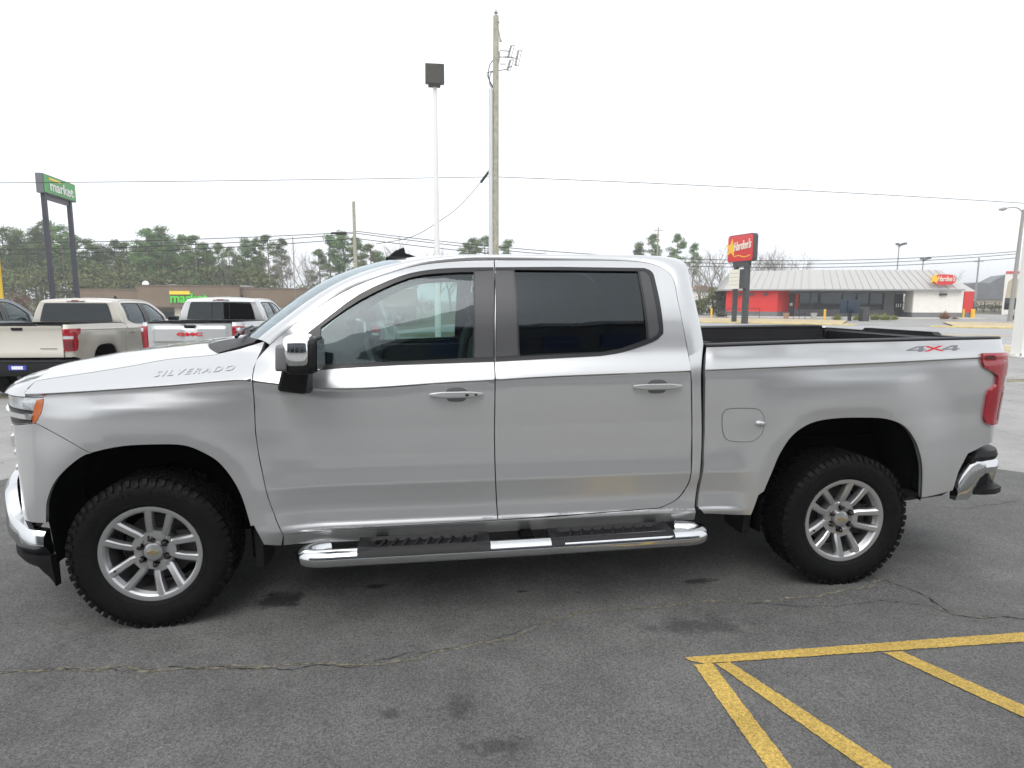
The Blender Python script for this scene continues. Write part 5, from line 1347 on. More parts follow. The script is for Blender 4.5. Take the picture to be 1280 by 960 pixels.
r0_, r1_ = onray(907.5, wa, wb), onray(972, wa, wb)
zbs = gR+.62
wallseg('red_wall', r0_, r1_, zbs, zw, M['redwall']); wallseg('wall_base', r0_, r1_, gR-.3, zbs-.002, M['greybase'], off=.02)
bk = Vector((.35, 1, 0)).normalized()
rb_ = onray(986, wa+bk*3.4, wb+bk*3.4)
wallseg('red_wall', r1_, rb_, zbs, zw, M['redwall'], off=-.001); wallseg('wall_base', r1_, rb_, gR-.3, zbs-.002, M['greybase'], off=.02)
w0_, w1_ = onray(1142, wb, wc), onray(1204, wb, wc)
wallseg('white_wall', w0_, w1_, zbs, zw, M['whitewall']); wallseg('wall_base', w0_, w1_, gR-.3, zbs-.002, M['greybase'], off=.02)
lb_ = onray(1131, wb+Vector((.2, 3.0, 0)), wc+Vector((.2, 3.0, 0)))
wallseg('white_wall', lb_, w0_, zbs, zw, M['whitewall'], off=-.001); wallseg('wall_base', lb_, w0_, gR-.3, zbs-.002, M['greybase'], off=.02)
# recessed glazed front
gm_ = onray(1024, rb_, lb_)
wallseg('dining_wall', rb_, lb_, gR-.3, zbs+.25, M['greybase'], th=.2)
wallseg('dining_wall', rb_, lb_, zw-.35, zw, M['greybase'], th=.2)
for a, b in ((1000, 1012), (1013, 1022), (1026, 1052), (1054, 1070), (1072, 1086), (1088, 1103)):
    wn_ = wallseg('window', onray(a, rb_, lb_), onray(b, rb_, lb_), zbs+.25, zw-.35, M['storeglass'], th=.04, off=-.06)
for a in (989, 998.5, 1012.3, 1023.5, 1053, 1071, 1087, 1104.5): wallseg('mullion', onray(a, rb_, lb_), onray(a+1.2, rb_, lb_), zbs+.25, zw-.35, M['darkframe'], th=.12)
wallseg('side_panel', onray(1105.8, rb_, lb_), onray(1118, rb_, lb_), zbs+.25, zw-.35, M['greybase'], th=.1)
for a, b, mt_d in ((986.5, 993.5, 'darkframe'), (1119, 1129, 'darkframe')):
    d_ = wallseg('door', onray(a, rb_, lb_), onray(b, rb_, lb_), gR, zw-.36, M[mt_d], th=.1, off=.012)
wallseg('red_panel', onray(994, rb_, lb_), onray(998, rb_, lb_), zbs+.26, zw-.36, M['redwall'], th=.05, off=.01)
for a in (1120.5, 1123, 1125.8): wallseg('door_notice', onray(a, rb_, lb_), onray(a+1.2, rb_, lb_), gR+1.15, gR+1.55, M['white'], th=.01, off=.026)
wallseg('door_notice', onray(987.5, rb_, lb_), onray(991, rb_, lb_), gR+1.25, gR+1.6, M['white'], th=.01, off=.026)
# body behind, and the drive-through side
mb = MB(); q = [inset_pt(i, 4.6) if i < 3 else inset_pt(i, .4) for i in range(5)]
mb.prism([(p.x, p.y) for p in q], 'z', gR-.3, zw-.01); child(mb, 'rear_block', M['greybase'], rs)
wallseg('red_wall', onray(1205, wc, wc+Vector((6, .8, 0))), onray(1217, wc, wc+Vector((6, .8, 0)))+Vector((0, 0, 0)), zbs, zw-.1, M['redwall'], off=0); wallseg('wall_base', onray(1205, wc, wc+Vector((6, .8, 0))), onray(1217, wc, wc+Vector((6, .8, 0))), gR-.3, zbs-.002, M['greybase'], off=.02)
mb = MB(); s0 = onray(1186, wc+Vector((0, 2, 0)), wc+Vector((6, 2.8, 0))); s1 = onray(1219, wc+Vector((0, 2, 0)), wc+Vector((6, 2.8, 0)))
c0 = wc+Vector((.1, .05, 0)); c1 = onray(1219, wc, wc+Vector((6, .8, 0)))
zt2 = zr-.75
mb.hexa([(c0.x, c0.y, zw-.09), (c1.x, c1.y, zw-.09), (c1.x+1, c1.y+9, zw-.09), (c0.x, c0.y+9, zw-.09), (c0.x-1.5, c0.y+1.5, zt2), (c1.x-1.6, c1.y+1.5, zt2), (c1.x-1.0, c1.y+8, zt2), (c0.x-1.5, c0.y+8, zt2)]); child(mb, 'side_roof', M['metalroof'], rs, ang=15)
for px, pa, pb in ((922, wa, wb), (937, wa, wb), (954, wa, wb), (1173.5, wb, wc)):
    a = onray(px, pa, pb); t = (pb-pa).normalized(); n_ = Vector((t.y, -t.x, 0)); z_ = zw-.55
    mb = MB(); b = a+t*(.45 if px < 1000 else .7); mb.hexa([tuple(a+n_*.02+Vector((0, 0, z_))), tuple(b+n_*.02+Vector((0, 0, z_))), tuple(b+n_*.25+Vector((0, 0, z_))), tuple(a+n_*.25+Vector((0, 0, z_))), tuple(a+n_*.02+Vector((0, 0, z_+.22))), tuple(b+n_*.02+Vector((0, 0, z_+.22))), tuple(b+n_*.18+Vector((0, 0, z_+.22))), tuple(a+n_*.18+Vector((0, 0, z_+.22)))]); child(mb, 'wall_light', M['darkframe'], rs)
# sign on the roof
M['signred'] = mat('sign_red', (.66, .02, .025), .3, coat=.5); M['signyellow'] = mat('sign_yellow', (.90, .52, .02), .35); M['signwhite'] = mat('sign_cream', (.82, .78, .66), .4)
tb_ = (ec-eb).normalized(); nb_ = Vector((tb_.y, -tb_.x, 0))
sa = onray(1160, eb, ec); sb_ = onray(1190.5, eb, ec); sw_ = (sb_-sa).length; z0_ = ze+.42; sh = Z_(1175, 342, 59)-Z_(1175, 355.5, 59)
def oval(cx, cz, rx, rz, n=28, e=.75): return [(cx+rx*math.copysign(abs(math.cos(2*math.pi*k/n))**e, math.cos(2*math.pi*k/n)), cz+rz*math.copysign(abs(math.sin(2*math.pi*k/n))**e, math.sin(2*math.pi*k/n))) for k in range(n)]
def star(cx, cz, r, k=.42, rot=90, n=5): return [(cx+(r if i % 2 == 0 else r*k)*math.cos(R(rot+i*180/n)), cz+(r if i % 2 == 0 else r*k)*math.sin(R(rot+i*180/n))) for i in range(2*n)]
def plate(name, pts, org, u, n_, d0, d1, mt, parent):
    mb = MB(); mb.prism(pts, 'y', d0, d1); mb.v = [tuple(Vector(org)+u*x+Vector((0, 0, z))-n_*y) for x, y, z in mb.v]; return child(mb, name, mt, parent)
sgn = empty('roof_sign', (sa.x, sa.y, z0_))
org = Vector((sa.x, sa.y, z0_))
plate('red_backing', oval(sw_*.54, sh*.50, sw_*.47, sh*.48), org, tb_, nb_, -.28, -.02, M['signred'], sgn)
plate('yellow_star', star(sw_*.13, sh*.56, sh*.50, .45, 80), org, tb_, nb_, -.36, -.285, M['signyellow'], sgn)
mb = MB(); text_on(mb, "Hardee's", org+tb_*(sw_*.24)+Vector((0, 0, sh*.34))+nb_*.29, tb_*1.0, Vector((0, 0, 1)), nb_, sw_*.72, sh*.50, .06, bold=.008, shear=.3); child(mb, 'cream_lettering', M['signwhite'], sgn)
tag(sgn, 'red oval restaurant sign with yellow star mounted on the right end of the grey roof', 'sign')
tag(rs, 'low restaurant with grey standing seam roof, red left wall and cream right wall', 'restaurant')
mb = MB(); a = onray(1136, wb-Vector((0, 1, 0)), wc-Vector((0, 1, 0)))
def walk_sheet(): 
    pts = [r0_-Vector((.5, 1.6, 0)), r1_-Vector((0, 2.2, 0)), w0_-Vector((0, 2.2, 0)), w1_-Vector((-1, 2.0, 0)), w1_+Vector((1, 3, 0)), r0_+Vector((0, 4, 0))]
    mb = MB(); mb.prism([(p.x, p.y) for p in pts], 'z', gR-.1, gR+.10); tag(mb.build('pavement', M['concrete'], ang=30), kind='structure')
walk_sheet()
# pylon sign (restaurant)
ra, rb2 = at(909.5, 315, Y=47.5), at(941.5, 315, Y=44.3); hv = Vector((rb2.x-ra.x, rb2.y-ra.y, 0)); hl2 = hv.length; hv.normalize(); hn = Vector((hv.y, -hv.x, 0))
zt = Z_(941.5, 290.5, 44.3); zb = Z_(941.5, 326, 44.3)
rp = empty('pylon_sign', (ra.x+1, 46, gz(ra.x, 46)))
def rrect(w_, h_, r, n=5):
    o = []
    for cx, cz, a0 in ((w_-r, h_-r, 0), (r, h_-r, 90), (r, r, 180), (w_-r, r, 270)): o += [(cx+r*math.cos(R(a0+90*i/n)), cz+r*math.sin(R(a0+90*i/n))) for i in range(n+1)]
    return o
o3 = Vector((ra.x, ra.y, zb)); HH = zt-zb
M['darkgrey'] = mat('dark_grey_cabinet', (.05, .052, .052), .5)
plate('cabinet', rrect(hl2, HH, .28), o3, hv, hn, .02, .42, M['darkgrey'], rp)
pr_ = plate('red_panel', [(x+.06, z+.06) for x, z in rrect(hl2-.12, HH-.12, .24)], o3, hv, hn, -.03, .018, M['signred'], rp)
plate('yellow_star', star(hl2*.17, HH*.52, HH*.36, .42, 83), o3, hv, hn, -.06, -.032, M['signyellow'], rp)
mb = MB(); text_on(mb, "Hardee's", o3+hv*(hl2*.27)+Vector((0, 0, HH*.40)), hv+Vector((0, 0, .08)), Vector((0, 0, 1)), hn, hl2*.66, HH*.34, .06, bold=.012, shear=.3)
mb.v = [tuple(Vector(v)+hn*.035) for v in mb.v]; child(mb, 'cream_lettering', M['signwhite'], rp)
sw2 = [(hl2*(.30+.6*t), HH*(.22+.035*math.sin(t*7))) for t in [i/16 for i in range(17)]]
plate('yellow_swoosh', sw2+[(x, z-HH*.035) for x, z in sw2[::-1]], o3, hv, hn, -.05, -.032, M['signyellow'], rp)
zg = gz(ra.x, 46)
for f in (.30, .72):
    p = ra+hv*(hl2*f); mb = MB(); w_ = .22 if f > .5 else .13
    obox(mb, p, hv, hn, -w_, w_, .06, .38, zg-.2, zb+.02); child(mb, 'post', M['darkgrey'], rp)
mb = MB(); obox(mb, ra, hv, hn, hl2*.22, hl2*.80, .04, .40, zb-.38, zb-.003); child(mb, 'header_box', M['darkgrey'], rp)
zq0, zq1 = Z_(922, 361, 46), Z_(922, 337, 46)
mb = MB(); obox(mb, ra, hv, hn, hl2*.20, hl2*.60, -.22, .03, zq0, zq1); rbd_ = child(mb, 'letter_board', M['signwhite'], rp)
mb = MB()
for k in range(1, 5): obox(mb, ra, hv, hn, hl2*.21, hl2*.59, -.23, -.222, zq0+(zq1-zq0)*k/5, zq0+(zq1-zq0)*k/5+.025)
child(mb, 'board_rail', M['galv'], rp)
mb = MB(); obox(mb, ra, hv, hn, hl2*.602, hl2*.80, -.18, .055, zq0, zq1); child(mb, 'board_side', M['darkgrey'], rp)
tag(rp, 'red rounded restaurant pylon sign with yellow star over a white letter board', 'sign')
# ---------------------------------------------------------------- restaurant yard
def at_g(px, py): 
    p = at(px, py, Z=-.29); return Vector((p.x, p.y, gz(p.x, p.y)+.012))
def thing1(mb, name, m_, label, cat, group=None, **k): o = mb.build(name, m_, **k); tag(o, label, cat, group); return o
M['bollard'] = mat('yellow_bollard', (.85, .50, .03), .5); M['navy'] = mat('navy_panel', (.014, .030, .055), .35); M['railing'] = mat('black_railing', (.02, .02, .022), .5)
for px, py, lab in ((889, 397, 'yellow bollard at the edge of the lot left of the red wall'), (1030.5, 399.5, 'yellow bollard left of the menu board'), (1203.5, 398, 'yellow bollard at the right corner of the cream wall'), (1214, 398, 'yellow bollard in front of the narrow red wall'), (1216.5, 398.5, 'rightmost yellow bollard by the narrow red wall')):
    p = at_g(px, py); mb = MB(); mb.tube([tuple(p-Vector((0, 0, .1))), tuple(p+Vector((0, 0, .95))), tuple(p+Vector((0, 0, 1.02)))], [.11, .11, .05], 12); thing1(mb, 'bollard', M['bollard'], lab, 'bollard', 'yellow bollards around the restaurant')
mb_ = empty('menu_board', tuple(at_g(1061.5, 401)))
p = at_g(1061.5, 401); 
mb = MB(); mb.box(-.12, .12, -.12, .12, -.1, .95); mb.build('post', M['darkframe'], mb_)
for i, (a, b) in enumerate(((-.95, -.33), (-.31, .31), (.33, .95))):
    mb = MB(); mb.box(a, b, -.12+(.1 if i != 1 else 0), .06+(.1 if i != 1 else 0), .72, 1.95); mb.build('menu_panel', M['navy'], mb_, bevel=.02)
tag(mb_, 'dark blue three panel menu board standing before the restaurant windows', 'menu board')
p = at_g(1079.5, 401.5); mb = MB(); mb.box(p.x-.32, p.x+.32, p.y-.3, p.y+.3, p.z, p.z+1.1); mb.prism([(p.x-.34, p.z+1.1), (p.x+.34, p.z+1.1), (p.x+.25, p.z+1.3), (p.x-.25, p.z+1.3)], 'y', p.y-.3, p.y+.3); mb.box(p.x-.2, p.x+.2, p.y-.32, p.y-.30, p.z+.85, p.z+1.02)
thing1(mb, 'litter_bin', M['darkgrey'], 'dark waste bin right of the menu board', 'litter bin', bevel=.02)
def railing(px0, px1, py, lab):
    a, b = at_g(px0, py), at_g(px1, py+.4); mb = MB(); n_ = 3
    for k in range(n_): q = a.lerp(b, k/(n_-1)); mb.tube([tuple(q), tuple(q+Vector((0, 0, 1.0)))], .03, 6)
    for z_ in (1.0, .55): mb.tube([tuple(a+Vector((0, 0, z_))), tuple(b+Vector((0, 0, z_)))], .03, 6)
    thing1(mb, 'railing', M['railing'], lab, 'railing', 'black railings by the restaurant door')
railing(908, 949, 397.5, 'long black railing before the red wall'); railing(991.5, 1006, 399, 'short black railing by the entrance door')
def tuft(px, py, rad, h, mt, lab, cat='shrub', name='ornamental_grass'):
    p = at_g(px, py); mb = MB(); r3 = random.Random(int(px))
    for _ in range(260):
        a = r3.uniform(0, 6.28); rr = rad*r3.random(); d = Vector((math.cos(a), math.sin(a), 0)); b0 = p+d*rr*.4+Vector((0, 0, .1)); tip = p+d*rr*1.1+Vector((0, 0, h*r3.uniform(.5, 1)*(1-.4*(rr/rad)))); sd_ = Vector((-d.y, d.x, 0))*.035
        mb.add([tuple(b0-sd_), tuple(b0+sd_), tuple(tip)], [(0, 1, 2)])
    thing1(mb, name, M[mt], lab, cat, 'ornamental grasses in the restaurant bed', recalc=False)
for px, py, rad, h, mt, lab in ((1046, 401, .75, .75, 'tuft', 'low green grass clump left of the menu board post'), (1070, 401.3, .5, .7, 'tuft', 'small green grass clump between menu board and waste bin'), (1093, 401.3, .8, .9, 'tuft', 'green grass clump just right of the waste bin'), (1106, 401.5, .9, .95, 'tuft', 'broad yellow green grass clump below the glass door'), (1117, 401, .6, .7, 'tuft', 'low grass clump nearest the cream wall'), (1180.5, 400, .8, 1.15, 'tuftred', 'rusty brown tall grass clump before the cream wall'), (1193, 400, .6, .35, 'tuftred', 'low rusty ground plant at the foot of the cream wall'), (1272, 401, 1.3, 1.7, 'tuft', 'tall yellow green grass clump beside the street light pole')): tuft(px, py, rad, h, mt, lab)
tuft(901, 397, 1.2, .8, 'brush', 'rounded dark green shrub at the left foot of the red wall', name='shrub')
for px, lab in ((982.5, 'terracotta planter pot by the restaurant door'), (1017, 'pale planter pot under the restaurant windows')):
    p = at_g(px, 398.5); mb = MB(); mb.tube([tuple(p+Vector((0, 0, .0))), tuple(p+Vector((0, 0, .55))), tuple(p+Vector((0, 0, .6)))], [.20, .32, .34], 14); thing1(mb, 'planter_pot', mat('pot', (.45, .28, .18) if px < 1000 else (.5, .48, .44), .8), lab, 'planter')
# ---------------------------------------------------------------- right background
wb_ = empty('commercial_building', tuple(at(1275, 398, Y=75)))
Yb = 75.; z0 = gz(60, 75)-.3; xa = X_(1254, Yb); xb = xa+26; zt = Z_(1254, 341.5, Yb)
mb = MB(); mb.hexa([(xa, Yb, z0), (xb, Yb, z0), (xb+14, Yb+14, z0), (xa+14, Yb+14, z0), (xa, Yb, zt-.02), (xb, Yb, zt-.02), (xb+14, Yb+14, zt-.02), (xa+14, Yb+14, zt-.02)]); child(mb, 'wall', M['whitewall'], wb_)
mb = MB(); mb.hexa([(xa-.1, Yb-.12, zt), (xb, Yb-.12, zt), (xb+14, Yb+14, zt), (xa+14, Yb+14, zt), (xa-.1, Yb-.12, zt+.28), (xb, Yb-.12, zt+.28), (xb+14, Yb+14, zt+.28), (xa+14, Yb+14, zt+.28)]); child(mb, 'red_coping', M['signred'], wb_)
mb = MB(); o_ = [(X_(1256, Yb), Z_(1256, 372, Yb)), (X_(1274, Yb), Z_(1256, 372, Yb)), (X_(1276, Yb), Z_(1256, 360, Yb)), (X_(1272, Yb), Z_(1256, 350, Yb)), (X_(1265, Yb), Z_(1256, 346, Yb)), (X_(1258, Yb), Z_(1256, 352, Yb))]
mb.prism(o_, 'y', Yb-.03, Yb-.003); child(mb, 'beige_mural', mat('beige_paint', (.48, .40, .30), .8), wb_)
for k in range(4):
    xw = X_(1256+k*9, Yb); mb = MB(); mb.box(xw, xw+1.6, Yb-.04, Yb-.004, z0+1.0, z0+2.6); child(mb, 'window', M['storeglass'], wb_)
tag(wb_, 'pale commercial building with red roof edge at the right border', 'building')
gb_ = empty('grey_roofed_building', tuple(at(1235, 390, Y=112)))
Yc = 112.; M['slateroof'] = mat('dark_shingle_roof', (.17, .175, .185), .85, noise=.12, nscale=.6)
def pt(px, py): p = at(px, py, Y=Yc); return (p.x, p.z)
mb = MB(); mb.prism([pt(1207, 374), pt(1209, 355), pt(1221, 353), pt(1236, 354), pt(1254, 345), pt(1290, 340), pt(1290, 374)], 'y', Yc, Yc+3); child(mb, 'roof', M['slateroof'], gb_)
mb = MB(); a, b = pt(1218, 373.5), pt(1290, 398); mb.box(a[0], b[0], Yc+.5, Yc+2.5, gz(80, 112)-.5, a[1]); child(mb, 'wall', M['cream'], gb_)
tag(gb_, 'large building with dark grey hipped roof beyond the restaurant', 'building')
ho = empty('house', tuple(at(873, 374, Y=100))); 
p = at(867, 362, Y=100); mb = MB(); mb.box(p.x, p.x+4.4, 100, 106, gz(60, 100)-.3, p.z-.0); child(mb, 'wall', M['whitewall'], ho)
mb = MB(); mb.prism([(p.x-.3, p.z-.1), (p.x+4.8, p.z-.5), (p.x+4.6, p.z+.1), (p.x+1.2, p.z+.75)], 'y', 99.6, 106.4); child(mb, 'roof', mat('brown_house_roof', (.30, .2, .15), .85), ho)
tag(ho, 'small white house seen through the bare trees left of the red pylon sign', 'house')
# chain fence and hedge row far right
fa, fb_ = at_g(1216, 393), at_g(1290, 393)
fa = at(1216, 390, Y=88); fb_ = at(1300, 390, Y=84); fe = empty('fence', (fa.x, fa.y, gz(fa.x, fa.y)))
mb = MB(); zf = gz(70, 86)
for z_ in (zf+.2, zf+1.7): mb.tube([(fa.x, fa.y, z_), (fb_.x, fb_.y, z_)], .035, 5)
for k in range(70):
    q = Vector((fa.x, fa.y, 0)).lerp(Vector((fb_.x, fb_.y, 0)), k/69); mb.tube([(q.x, q.y, zf+.2), (q.x, q.y, zf+1.7)], .012, 4, caps=False)
child(mb, 'fence_panel', M['darkframe'], fe)
for k in range(7):
    q = Vector((fa.x, fa.y, 0)).lerp(Vector((fb_.x, fb_.y, 0)), k/6); mb = MB(); mb.tube([(q.x, q.y, zf-.1), (q.x, q.y, zf+1.8)], .06, 6); child(mb, 'post', M['darkframe'], fe)
tag(fe, 'dark bar fence behind the lot right of the restaurant', 'fence')
sp_ = [(X_(1215+k*3.4, 90), 90+(k % 3), gz(70, 90)+.4, .9) for k in range(26)]
brush_mass('hedge_row', sp_, M['brush'], 'dark green hedge row behind the bar fence at right', .3, 60)
# ---------------------------------------------------------------- poles, lamps, wires
M['wood'] = mat('weathered_pole_wood', (.38, .36, .28), .9, noise=.2, nscale=6); M['conduit'] = mat('grey_conduit', (.62, .63, .63), .5); M['wire'] = mat('cable_black', (.02, .02, .02), .6); M['porcelain'] = mat('grey_porcelain', (.32, .30, .30), .3)
M['wiregrey'] = mat('aluminium_wire', (.45, .45, .46), .5)
UY = 24.0
up0 = at(619, 400, Y=UY); ut = at(620, 20, Y=UY); ux = up0.x
uo = empty('utility_pole', (ux, UY, gz(ux, UY))); g_ = gz(ux, UY)
def U(px, py, Y=UY): return tuple(at(px, py, Y=Y))
mb = MB(); mb.tube([(ux, UY, g_-.3), (ux, UY, g_+4), (ut.x, UY, ut.z)], [.165, .155, .115], 14); child(mb, 'pole', M['wood'], uo)
mb = MB(); mb.tube([(ux-.20, UY-.09, g_), (ux-.20, UY-.09, Z_(613, 112, UY))], .09, 12); child(mb, 'conduit', M['conduit'], uo)
for k, (px, py) in enumerate(((620, 16), (622, 28))):
    mb = MB(); c = Vector(U(px, py)); mb.tube([tuple(c-Vector((0, 0, .16))), tuple(c-Vector((0, 0, .05))), tuple(c), tuple(c+Vector((0, 0, .05))), tuple(c+Vector((0, 0, .12)))], [.03, .04, .09, .04, .03], 10); child(mb, 'insulator', M['porcelain'], uo)
def arc_tube(pts, r, name, mt): mb = MB(); mb.tube([U(*p) for p in catmull(pts, 5)], r, 6); return child(mb, name, mt, uo)
arc_tube([(616, 110), (611, 98), (612, 82), (620, 73), (632, 71), (642, 72)], .018, 'riser_cable', M['wire'])
arc_tube([(617, 110), (609, 94), (612, 90), (625, 88), (634, 86), (640, 82)], .016, 'riser_cable', M['wire'])
arc_tube([(615, 111), (612, 104), (613, 92), (616, 90)], .016, 'riser_cable', M['wire'])
for a, b in (((625, 63), (636, 64)), ((625, 71), (648, 73)), ((625, 80), (633, 80))): arc_tube([a, ((a[0]+b[0])/2, (a[1]+b[1])/2), b], .022, 'bracket', M['galv'])
for (x0, y0), (x1, y1) in (((639, 57), (635, 72)), ((648, 63), (644, 82)), ((638, 75), (634, 88))):
    mb = MB(); a, b = Vector(U(x0, y0)), Vector(U(x1, y1)); n_ = 6
    pts = [a.lerp(b, k/(2*n_)) for k in range(2*n_+1)]; mb.tube([tuple(p) for p in pts], [.055 if k % 2 else .03 for k in range(2*n_+1)], 8)
    off = Vector((.14, 0, .02)); mb.tube([tuple(a+off), tuple(b+off)], .015, 6); mb.tube([tuple(a), tuple(a+off)], .018, 6); mb.tube([tuple(b), tuple(b+off)], .018, 6)
    child(mb, 'fuse_cutout', M['porcelain'], uo)
mb = MB(); mb.tube([U(623, 36), U(625, 48), U(626, 52)], [.02, .03, .06], 8); child(mb, 'surge_arrester', M['porcelain'], uo)
mb = MB(); mb.tube([U(624.5, 64), U(623.5, 79)], .03, 6); child(mb, 'mounting_bar', M['galv'], uo)
tag(uo, 'tall weathered wooden utility pole with pale conduit and fuse cutouts behind the cab', 'utility pole')
LY = 20.0; lx = X_(547.0, LY); lo_ = empty('lot_light', (lx, LY, gz(lx, LY)))
mb = MB(); zt = Z_(544, 108, LY); mb.tube([(lx, LY, gz(lx, LY)), (lx, LY, 3.0), (lx, LY, zt)], [.12, .10, .07], 12); child(mb, 'pole', M['white'], lo_)
mb = MB(); mb.tube([(lx, LY, zt), (lx, LY, zt+.13)], .035, 8); child(mb, 'neck', M['darkframe'], lo_)
c = at(543.3, 95, Y=LY); M['lamphousing'] = mat('bronze_lamp_housing', (.065, .06, .052), .5, noise=.15, nscale=4)
mb = MB(); hw = .335; z0, z1 = Z_(543, 107, LY), Z_(543, 82.5, LY)
mb.hexa([(c.x-hw, LY-.22, z0), (c.x+hw, LY-.22, z0), (c.x+hw, LY+.25, z0+.1), (c.x-hw, LY+.25, z0+.1), (c.x-hw, LY-.28, z1), (c.x+hw, LY-.28, z1), (c.x+hw*.9, LY+.1, z1), (c.x-hw*.9, LY+.1, z1)]); mb.box(c.x-hw*.7, c.x+hw*.6, LY-.2, LY+.1, z0-.05, z0-.003)
child(mb, 'lamp_head', M['lamphousing'], lo_, bevel=.02)
tag(lo_, 'slim white pole with a square dark floodlight head behind the cab', 'lot light')
# near white pole at the right edge
nb2 = empty('lot_light', (21.9, 15.2, gz(21.9, 15.2)))
px_ = X_(1283, 15.2)
nb2.location.x = px_
mb = MB(); z_ = gz(px_, 15.2)
def sq(w_, z): return [(px_-w_, 15.2-w_, z), (px_+w_, 15.2-w_, z), (px_+w_, 15.2+w_, z), (px_-w_, 15.2+w_, z)]
mb.hexa(sq(.21, z_)+sq(.15, 8.5)); child(mb, 'pole', M['white'], nb2, bevel=.02)
mb = MB(); mb.hexa(sq(.34, z_)+sq(.34, z_+.04)); child(mb, 'base_plate', M['white'], nb2)
for sx_, sy_ in ((-1, -1), (1, -1), (-1, 1), (1, 1)):
    mb = MB(); mb.tube([(px_+sx_*.29, 15.2+sy_*.29, z_+.04), (px_+sx_*.29, 15.2+sy_*.29, z_+.13)], .03, 8); child(mb, 'anchor_bolt', M['galv'], nb2)
mb = MB(); mb.box(px_-.08, px_+.02, 15.2-.255, 15.2-.236, z_+.55, z_+.85); child(mb, 'hand_hole', M['galv'], nb2)
mb = MB(); mb.box(px_-.30, px_+.30, 15.0, 15.3, 8.5, 9.1); child(mb, 'lamp_head', M['lamphousing'], nb2)
tag(nb2, 'thick cream white square pole on a bolted base at the right edge', 'lot light')
# leaning street light pole
sl_ = empty('street_light', tuple(at(1262, 402, Y=48.7))); b0 = at(1262, 402, Y=48.7); b0.z = gz(b0.x, b0.y); t0 = at(1279.5, 262, Y=48.7)
mb = MB(); mb.tube([tuple(b0), tuple(t0)], [.20, .13], 10); sl_.location = b0; child(mb, 'pole', mat('grey_wood_pole', (.30, .29, .27), .85, noise=.1), sl_)
mb = MB(); mb.tube([U(x, y, 48.7) for x, y in catmull([(1279, 266), (1272, 260), (1262, 259.5), (1256, 261)], 4)], .05, 8); child(mb, 'lamp_arm', M['galv'], sl_)
mb = MB(); mb.tube([U(1258, 260.6, 48.7), U(1254, 261.4, 48.7), U(1249, 262, 48.7)], [.09, .17, .08], 10); child(mb, 'lamp_head', M['galv'], sl_)
tag(sl_, 'grey street light pole with a short curved arm at the right edge', 'street light')
def simple_pole(px, pyt, Y, r, mt, name, label, cat, extra=None, parts=False):
    x = X_(px, Y); mb = MB(); mb.tube([(x, Y, gz(x, Y)-.2), (x, Y, Z_(px, pyt, Y))], [r, r*.75], 8)
    if parts: root = empty(name, (x, Y, gz(x, Y))); child(mb, 'pole', mt, root); tag(root, label, cat); return root, x
    o = mb.build(name, mt); tag(o, label, cat); return o, x
po, x = simple_pole(445.5, 252, 50, .16, M['wood'], 'utility_pole', 'brown wooden utility pole left of the cab roof antenna', 'utility pole', parts=True)
mb = MB(); mb.tube([U(414, 291.5, 49.9), U(433, 291, 49.9)], .09, 8); child(mb, 'splice_case', M['wire'], po)
simple_pole(369, 296, 62, .05, M['greybark'], 'utility_pole', 'very thin grey pole above the small pewter pickup', 'pole')
po, x = simple_pole(1219, 322, 90, .16, M['galv'], 'utility_pole', 'grey utility pole behind the right end of the restaurant roof', 'utility pole', parts=True)
mb = MB(); mb.tube([(x-.9, 90, Z_(1219, 327, 90)), (x+.9, 90, Z_(1219, 327, 90))], .06, 6); child(mb, 'cross_arm', M['galv'], po)
po, x = simple_pole(820, 284, 95, .14, M['wood'], 'utility_pole', 'distant wooden utility pole between two pines beyond the truck', 'utility pole', parts=True)
mb = MB(); mb.tube([(x-.7, 95, Z_(820, 288, 95)), (x+.7, 95, Z_(820, 288, 95))], .06, 6); child(mb, 'cross_arm', M['wood'], po)
for px, pyt, lab in ((1118.5, 306, 'tall floodlight mast behind the restaurant roof, left and larger of two'), (1150, 324, 'shorter floodlight mast behind the restaurant roof')):
    po, x = simple_pole(px, pyt+2, 98, .12, M['galv'], 'floodlight_mast', lab, 'floodlight mast', parts=True)
    for dx in (-.55, .0, .55, .95):
        z_ = Z_(px, pyt+.5, 98)+abs(dx)*.25; mb = MB(); mb.tube([(x, 98, z_-.5), (x+dx, 98-.1, z_-.05)], .04, 6); mb.box(x+dx-.22, x+dx+.22, 97.6, 97.95, z_-.12, z_+.22); child(mb, 'floodlight', M['signgrey'], po)
def wire3(p0, p1, p2, Y, r, lab, mt='wire'):
    a, b, c = at(*p0, Y=Y), at(*p1, Y=Y), at(*p2, Y=Y); tm = (b.x-a.x)/(c.x-a.x); pts = []
    for i in range(41):
        t = i/40; z = a.z*(t-tm)*(t-1)/(tm)+b.z*t*(t-1)/(tm*(tm-1))+c.z*t*(t-tm)/(1-tm); pts.append((a.x+(c.x-a.x)*t, Y, z))
    mb = MB(); mb.tube(pts, r, 5, caps=False); o = mb.build('overhead_wire', M[mt]); tag(o, lab, 'wire', 'overhead wires'); return o
wire3((-60, 229), (320, 225.5), (617, 221), UY, .013, 'single wire running left from the tall wooden pole across the market pylon')
wire3((617, 221), (900, 233), (1340, 258), UY, .014, 'single wire running right from the tall wooden pole')
for y0, y1, y2 in ((10, 14, 24), (28, 26, 30), (50, 49, 48)): wire3((-60, y0), (300, y1), (619, y2), UY, .0022, 'faint high wire left of the tall wooden pole', 'wiregrey')
for y0, y1, y2 in ((19, 46, 90), (28, 60, 118), (48, 75, 130)): wire3((621, y0), (860, y1), (1340, y2), UY, .0022, 'faint high wire right of the tall wooden pole', 'wiregrey')
